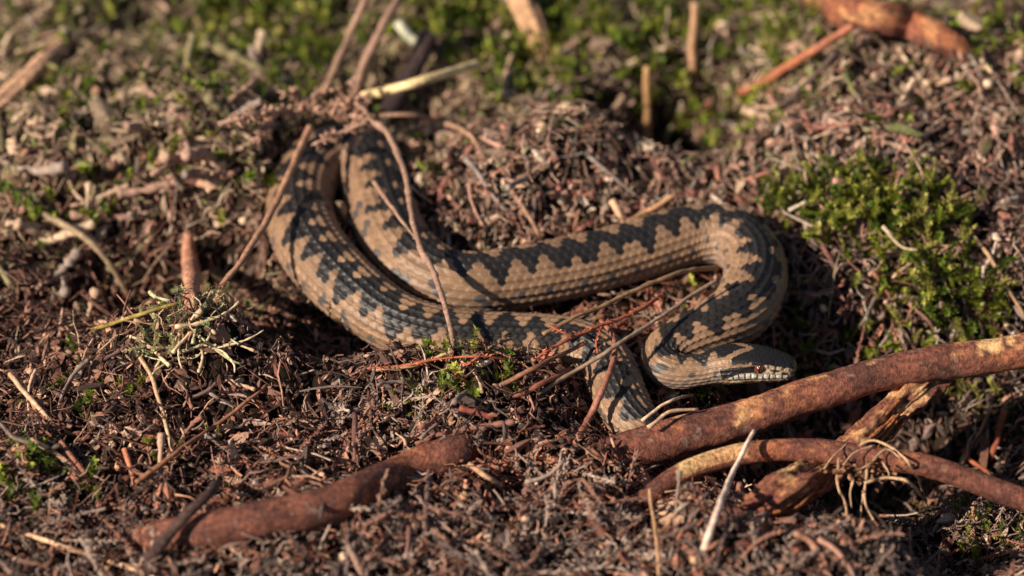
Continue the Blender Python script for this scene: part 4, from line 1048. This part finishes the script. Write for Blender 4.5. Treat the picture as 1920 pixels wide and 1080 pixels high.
# ---------------------------------------------------------------- moss
def frond(seed, length, nl, lw, rad=0.32, droop=0.5):
    r2 = np.random.default_rng(seed)
    n_ = 9
    t = np.linspace(0, 1, n_)
    ben = r2.uniform(0.1, droop)
    C = np.stack([length * (ben * t ** 2 + 0.05 * np.sin(t * 5 + r2.uniform(0, 6))), length * 0.06 * np.sin(t * 4 + r2.uniform(0, 6)), length * (t - ben * 0.5 * t ** 2)], 1) * MM
    V, q, tt = tube(C, rad * MM * np.linspace(1, 0.5, n_), 4)
    mbx = MB(); mbx.add(V, q, tt, (0.75, 0.7, 0.5))
    D2, _ = catmull(C, 60); T, N, B = frames(D2)
    for i in range(nl):
        k = int(np.clip(r2.beta(1.4, 1.0) * 59, 1, 58)); a = r2.uniform(0, 6.28)
        out = N[k] * math.cos(a) + B[k] * math.sin(a)
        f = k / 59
        ax = T[k] * r2.uniform(0.5, 1.1) + out * r2.uniform(0.6, 1.1); ax /= np.linalg.norm(ax)
        l = lw[0] * MM * r2.uniform(0.7, 1.3) * (1.15 - 0.55 * f); w = lw[1] * MM * r2.uniform(0.7, 1.2)
        sd = np.cross(ax, out); sd /= np.linalg.norm(sd) + 1e-9
        p = D2[k]
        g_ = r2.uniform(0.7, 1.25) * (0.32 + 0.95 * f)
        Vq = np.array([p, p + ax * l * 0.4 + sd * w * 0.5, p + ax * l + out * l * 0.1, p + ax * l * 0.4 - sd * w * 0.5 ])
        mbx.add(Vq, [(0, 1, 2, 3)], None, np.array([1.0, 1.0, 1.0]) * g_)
    return np.vstack(mbx.V), np.vstack(mbx.q), np.vstack(mbx.t), np.vstack(mbx.c)
GREENS = [srgb(c) for c in [(142, 150, 52), (118, 134, 44), (166, 166, 76), (96, 114, 40), (178, 172, 92)]]
r4 = np.random.default_rng(404)
# individual fronds of the bright bank beside the snake
FR = []
for gi, gcol in enumerate(GREENS):
    for k in range(3):
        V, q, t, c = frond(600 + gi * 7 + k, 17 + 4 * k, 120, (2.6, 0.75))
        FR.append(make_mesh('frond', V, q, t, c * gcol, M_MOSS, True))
def moss_thing(label, blobs, n, size, tilt=0.7, lift=-1.5, sel=None):
    cu = blobs[0]
    base = S(cu[0], cu[1], 0)
    root = link('moss_clump', None, label=label, category='moss')
    root.location = Vector(base)
    k = 0
    while k < n:
        b = blobs[r4.integers(0, len(blobs))]
        a, rr = r4.uniform(0, 6.28), math.sqrt(r4.random())
        p = S(b[0] + b[2] * rr * math.cos(a), b[1] + b[3] * rr * math.sin(a), lift)
        if not free_of_snake(p[None], 0.005)[0]: continue
        l = r4.uniform(*size)
        o = link('frond', FR[(sel or range(len(FR)))[r4.integers(0, len(sel or FR))]], root)
        o.location = Vector(p - base); o.scale = (l, l, l)
        o.rotation_euler = (r4.normal(0, tilt), r4.normal(0, tilt), r4.uniform(0, 6.28))
        k += 1
moss_thing('bright green feathery moss bank beside the bend of the snake', [(1660, 450, 110, 75), (1600, 405, 80, 45), (1710, 415, 80, 60), (1750, 520, 70, 60)], 230, (0.6, 1.25), 0.7)
moss_thing('green moss tuft growing behind the bend of the upper coil', [(1465, 392, 40, 26), (1510, 380, 60, 26), (1580, 360, 50, 30)], 120, (0.45, 0.9), 0.6)
moss_thing('small green moss patch on litter in front of the lower coil', [(830, 745, 70, 26), (780, 760, 60, 20)], 44, (0.3, 0.55), 0.8)
moss_thing('small mossy sprig between seed capsules and the dark twig', [(325, 878, 34, 20), (400, 850, 12, 10)], 20, (0.3, 0.6), 0.9)
moss_thing('dark moss growing in shade at the foot of the thick branch', [(1740, 620, 110, 50), (1800, 560, 80, 60)], 60, (0.6, 1.2), 0.7)
moss_thing('dark green moss under the slim branch in deep shade', [(1780, 960, 110, 60), (1850, 1030, 70, 40)], 60, (0.4, 0.8), 0.9)
# pale lichen on the mound
PALE = [srgb(c) for c in [(226, 216, 172), (206, 204, 150), (168, 178, 130)]]
FR2 = []
for gi, gcol in enumerate(PALE):
    V, q, t, c = frond(700 + gi, 12, 80, (2.2, 0.5), 0.3, 0.9)
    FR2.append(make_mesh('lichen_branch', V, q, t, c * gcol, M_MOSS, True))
_FR = FR; FR = FR2
moss_thing('pale grey green lichen tuft capping the litter mound beside the snake', [(395, 560, 50, 12), (440, 585, 45, 16), (350, 585, 40, 16), (300, 630, 50, 26), (340, 620, 50, 20)], 130, (0.5, 1.0), 1.0, 1.0)
FR = _FR
# the far moss carpet: too many shoots to count
MB_ = [(840, 30, 260, 70, 1.2), (560, 20, 110, 60, 1.1), (720, 90, 120, 70, 1.1), (930, 120, 120, 40, 0.9), (1120, 60, 130, 60, 0.55), (1400, 60, 110, 60, 0.45), (1240, 150, 80, 50, 0.35), (990, 150, 30, 30, 0.6), (1800, 100, 120, 50, 0.25),
       (180, 260, 160, 90, 0.1), (100, 380, 120, 60, 0.13), (420, 150, 100, 60, 0.14), (250, 60, 200, 60, 0.1), (90, 880, 70, 50, 0.25), (1300, 200, 80, 50, 0.4), (500, 300, 80, 60, 0.2), (200, 730, 30, 30, 0.4), (880, 690, 60, 40, 0.3), (1250, 745, 40, 20, 0.5), (1480, 640, 120, 60, 0.25), (1850, 660, 120, 60, 0.4)]
P = scatter_pts(64000, r4, lambda r, k: -0.001 + r.random(k) * 0.0015)
u, v = project(P)
w = np.zeros(len(P))
for (cu, cv, su, sv, a) in MB_:
    w = np.maximum(w, a * np.exp(-0.5 * (((u - cu) / su) ** 2 + ((v - cv) / sv) ** 2)))
w = w * np.clip(0.75 + 0.9 * noise2(P[:, 0], P[:, 1], 45, 91), 0, 1.6)
w = np.where((v < -10) & (np.abs(u - 900) < 450), np.maximum(w, 0.4), w)
P = P[r4.random(len(P)) < w * 0.9]
P = P[free_of_snake(P, 0.004)]
n = len(P)
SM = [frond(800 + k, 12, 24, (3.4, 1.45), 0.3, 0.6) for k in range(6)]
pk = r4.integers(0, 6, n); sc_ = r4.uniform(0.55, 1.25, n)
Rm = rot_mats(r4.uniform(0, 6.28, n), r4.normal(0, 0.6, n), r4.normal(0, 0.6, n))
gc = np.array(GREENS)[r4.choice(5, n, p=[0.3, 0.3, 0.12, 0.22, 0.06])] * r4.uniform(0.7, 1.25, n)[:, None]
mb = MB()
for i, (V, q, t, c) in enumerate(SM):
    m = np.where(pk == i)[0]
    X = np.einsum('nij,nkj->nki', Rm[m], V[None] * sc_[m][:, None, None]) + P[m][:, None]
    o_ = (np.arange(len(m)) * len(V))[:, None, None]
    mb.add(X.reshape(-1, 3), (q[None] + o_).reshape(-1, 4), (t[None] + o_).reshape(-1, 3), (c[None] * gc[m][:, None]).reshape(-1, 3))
link('moss_carpet', mb.mesh('moss_carpet', M_MOSS, True), None, kind='stuff', label='green moss carpet growing through the litter', category='moss')
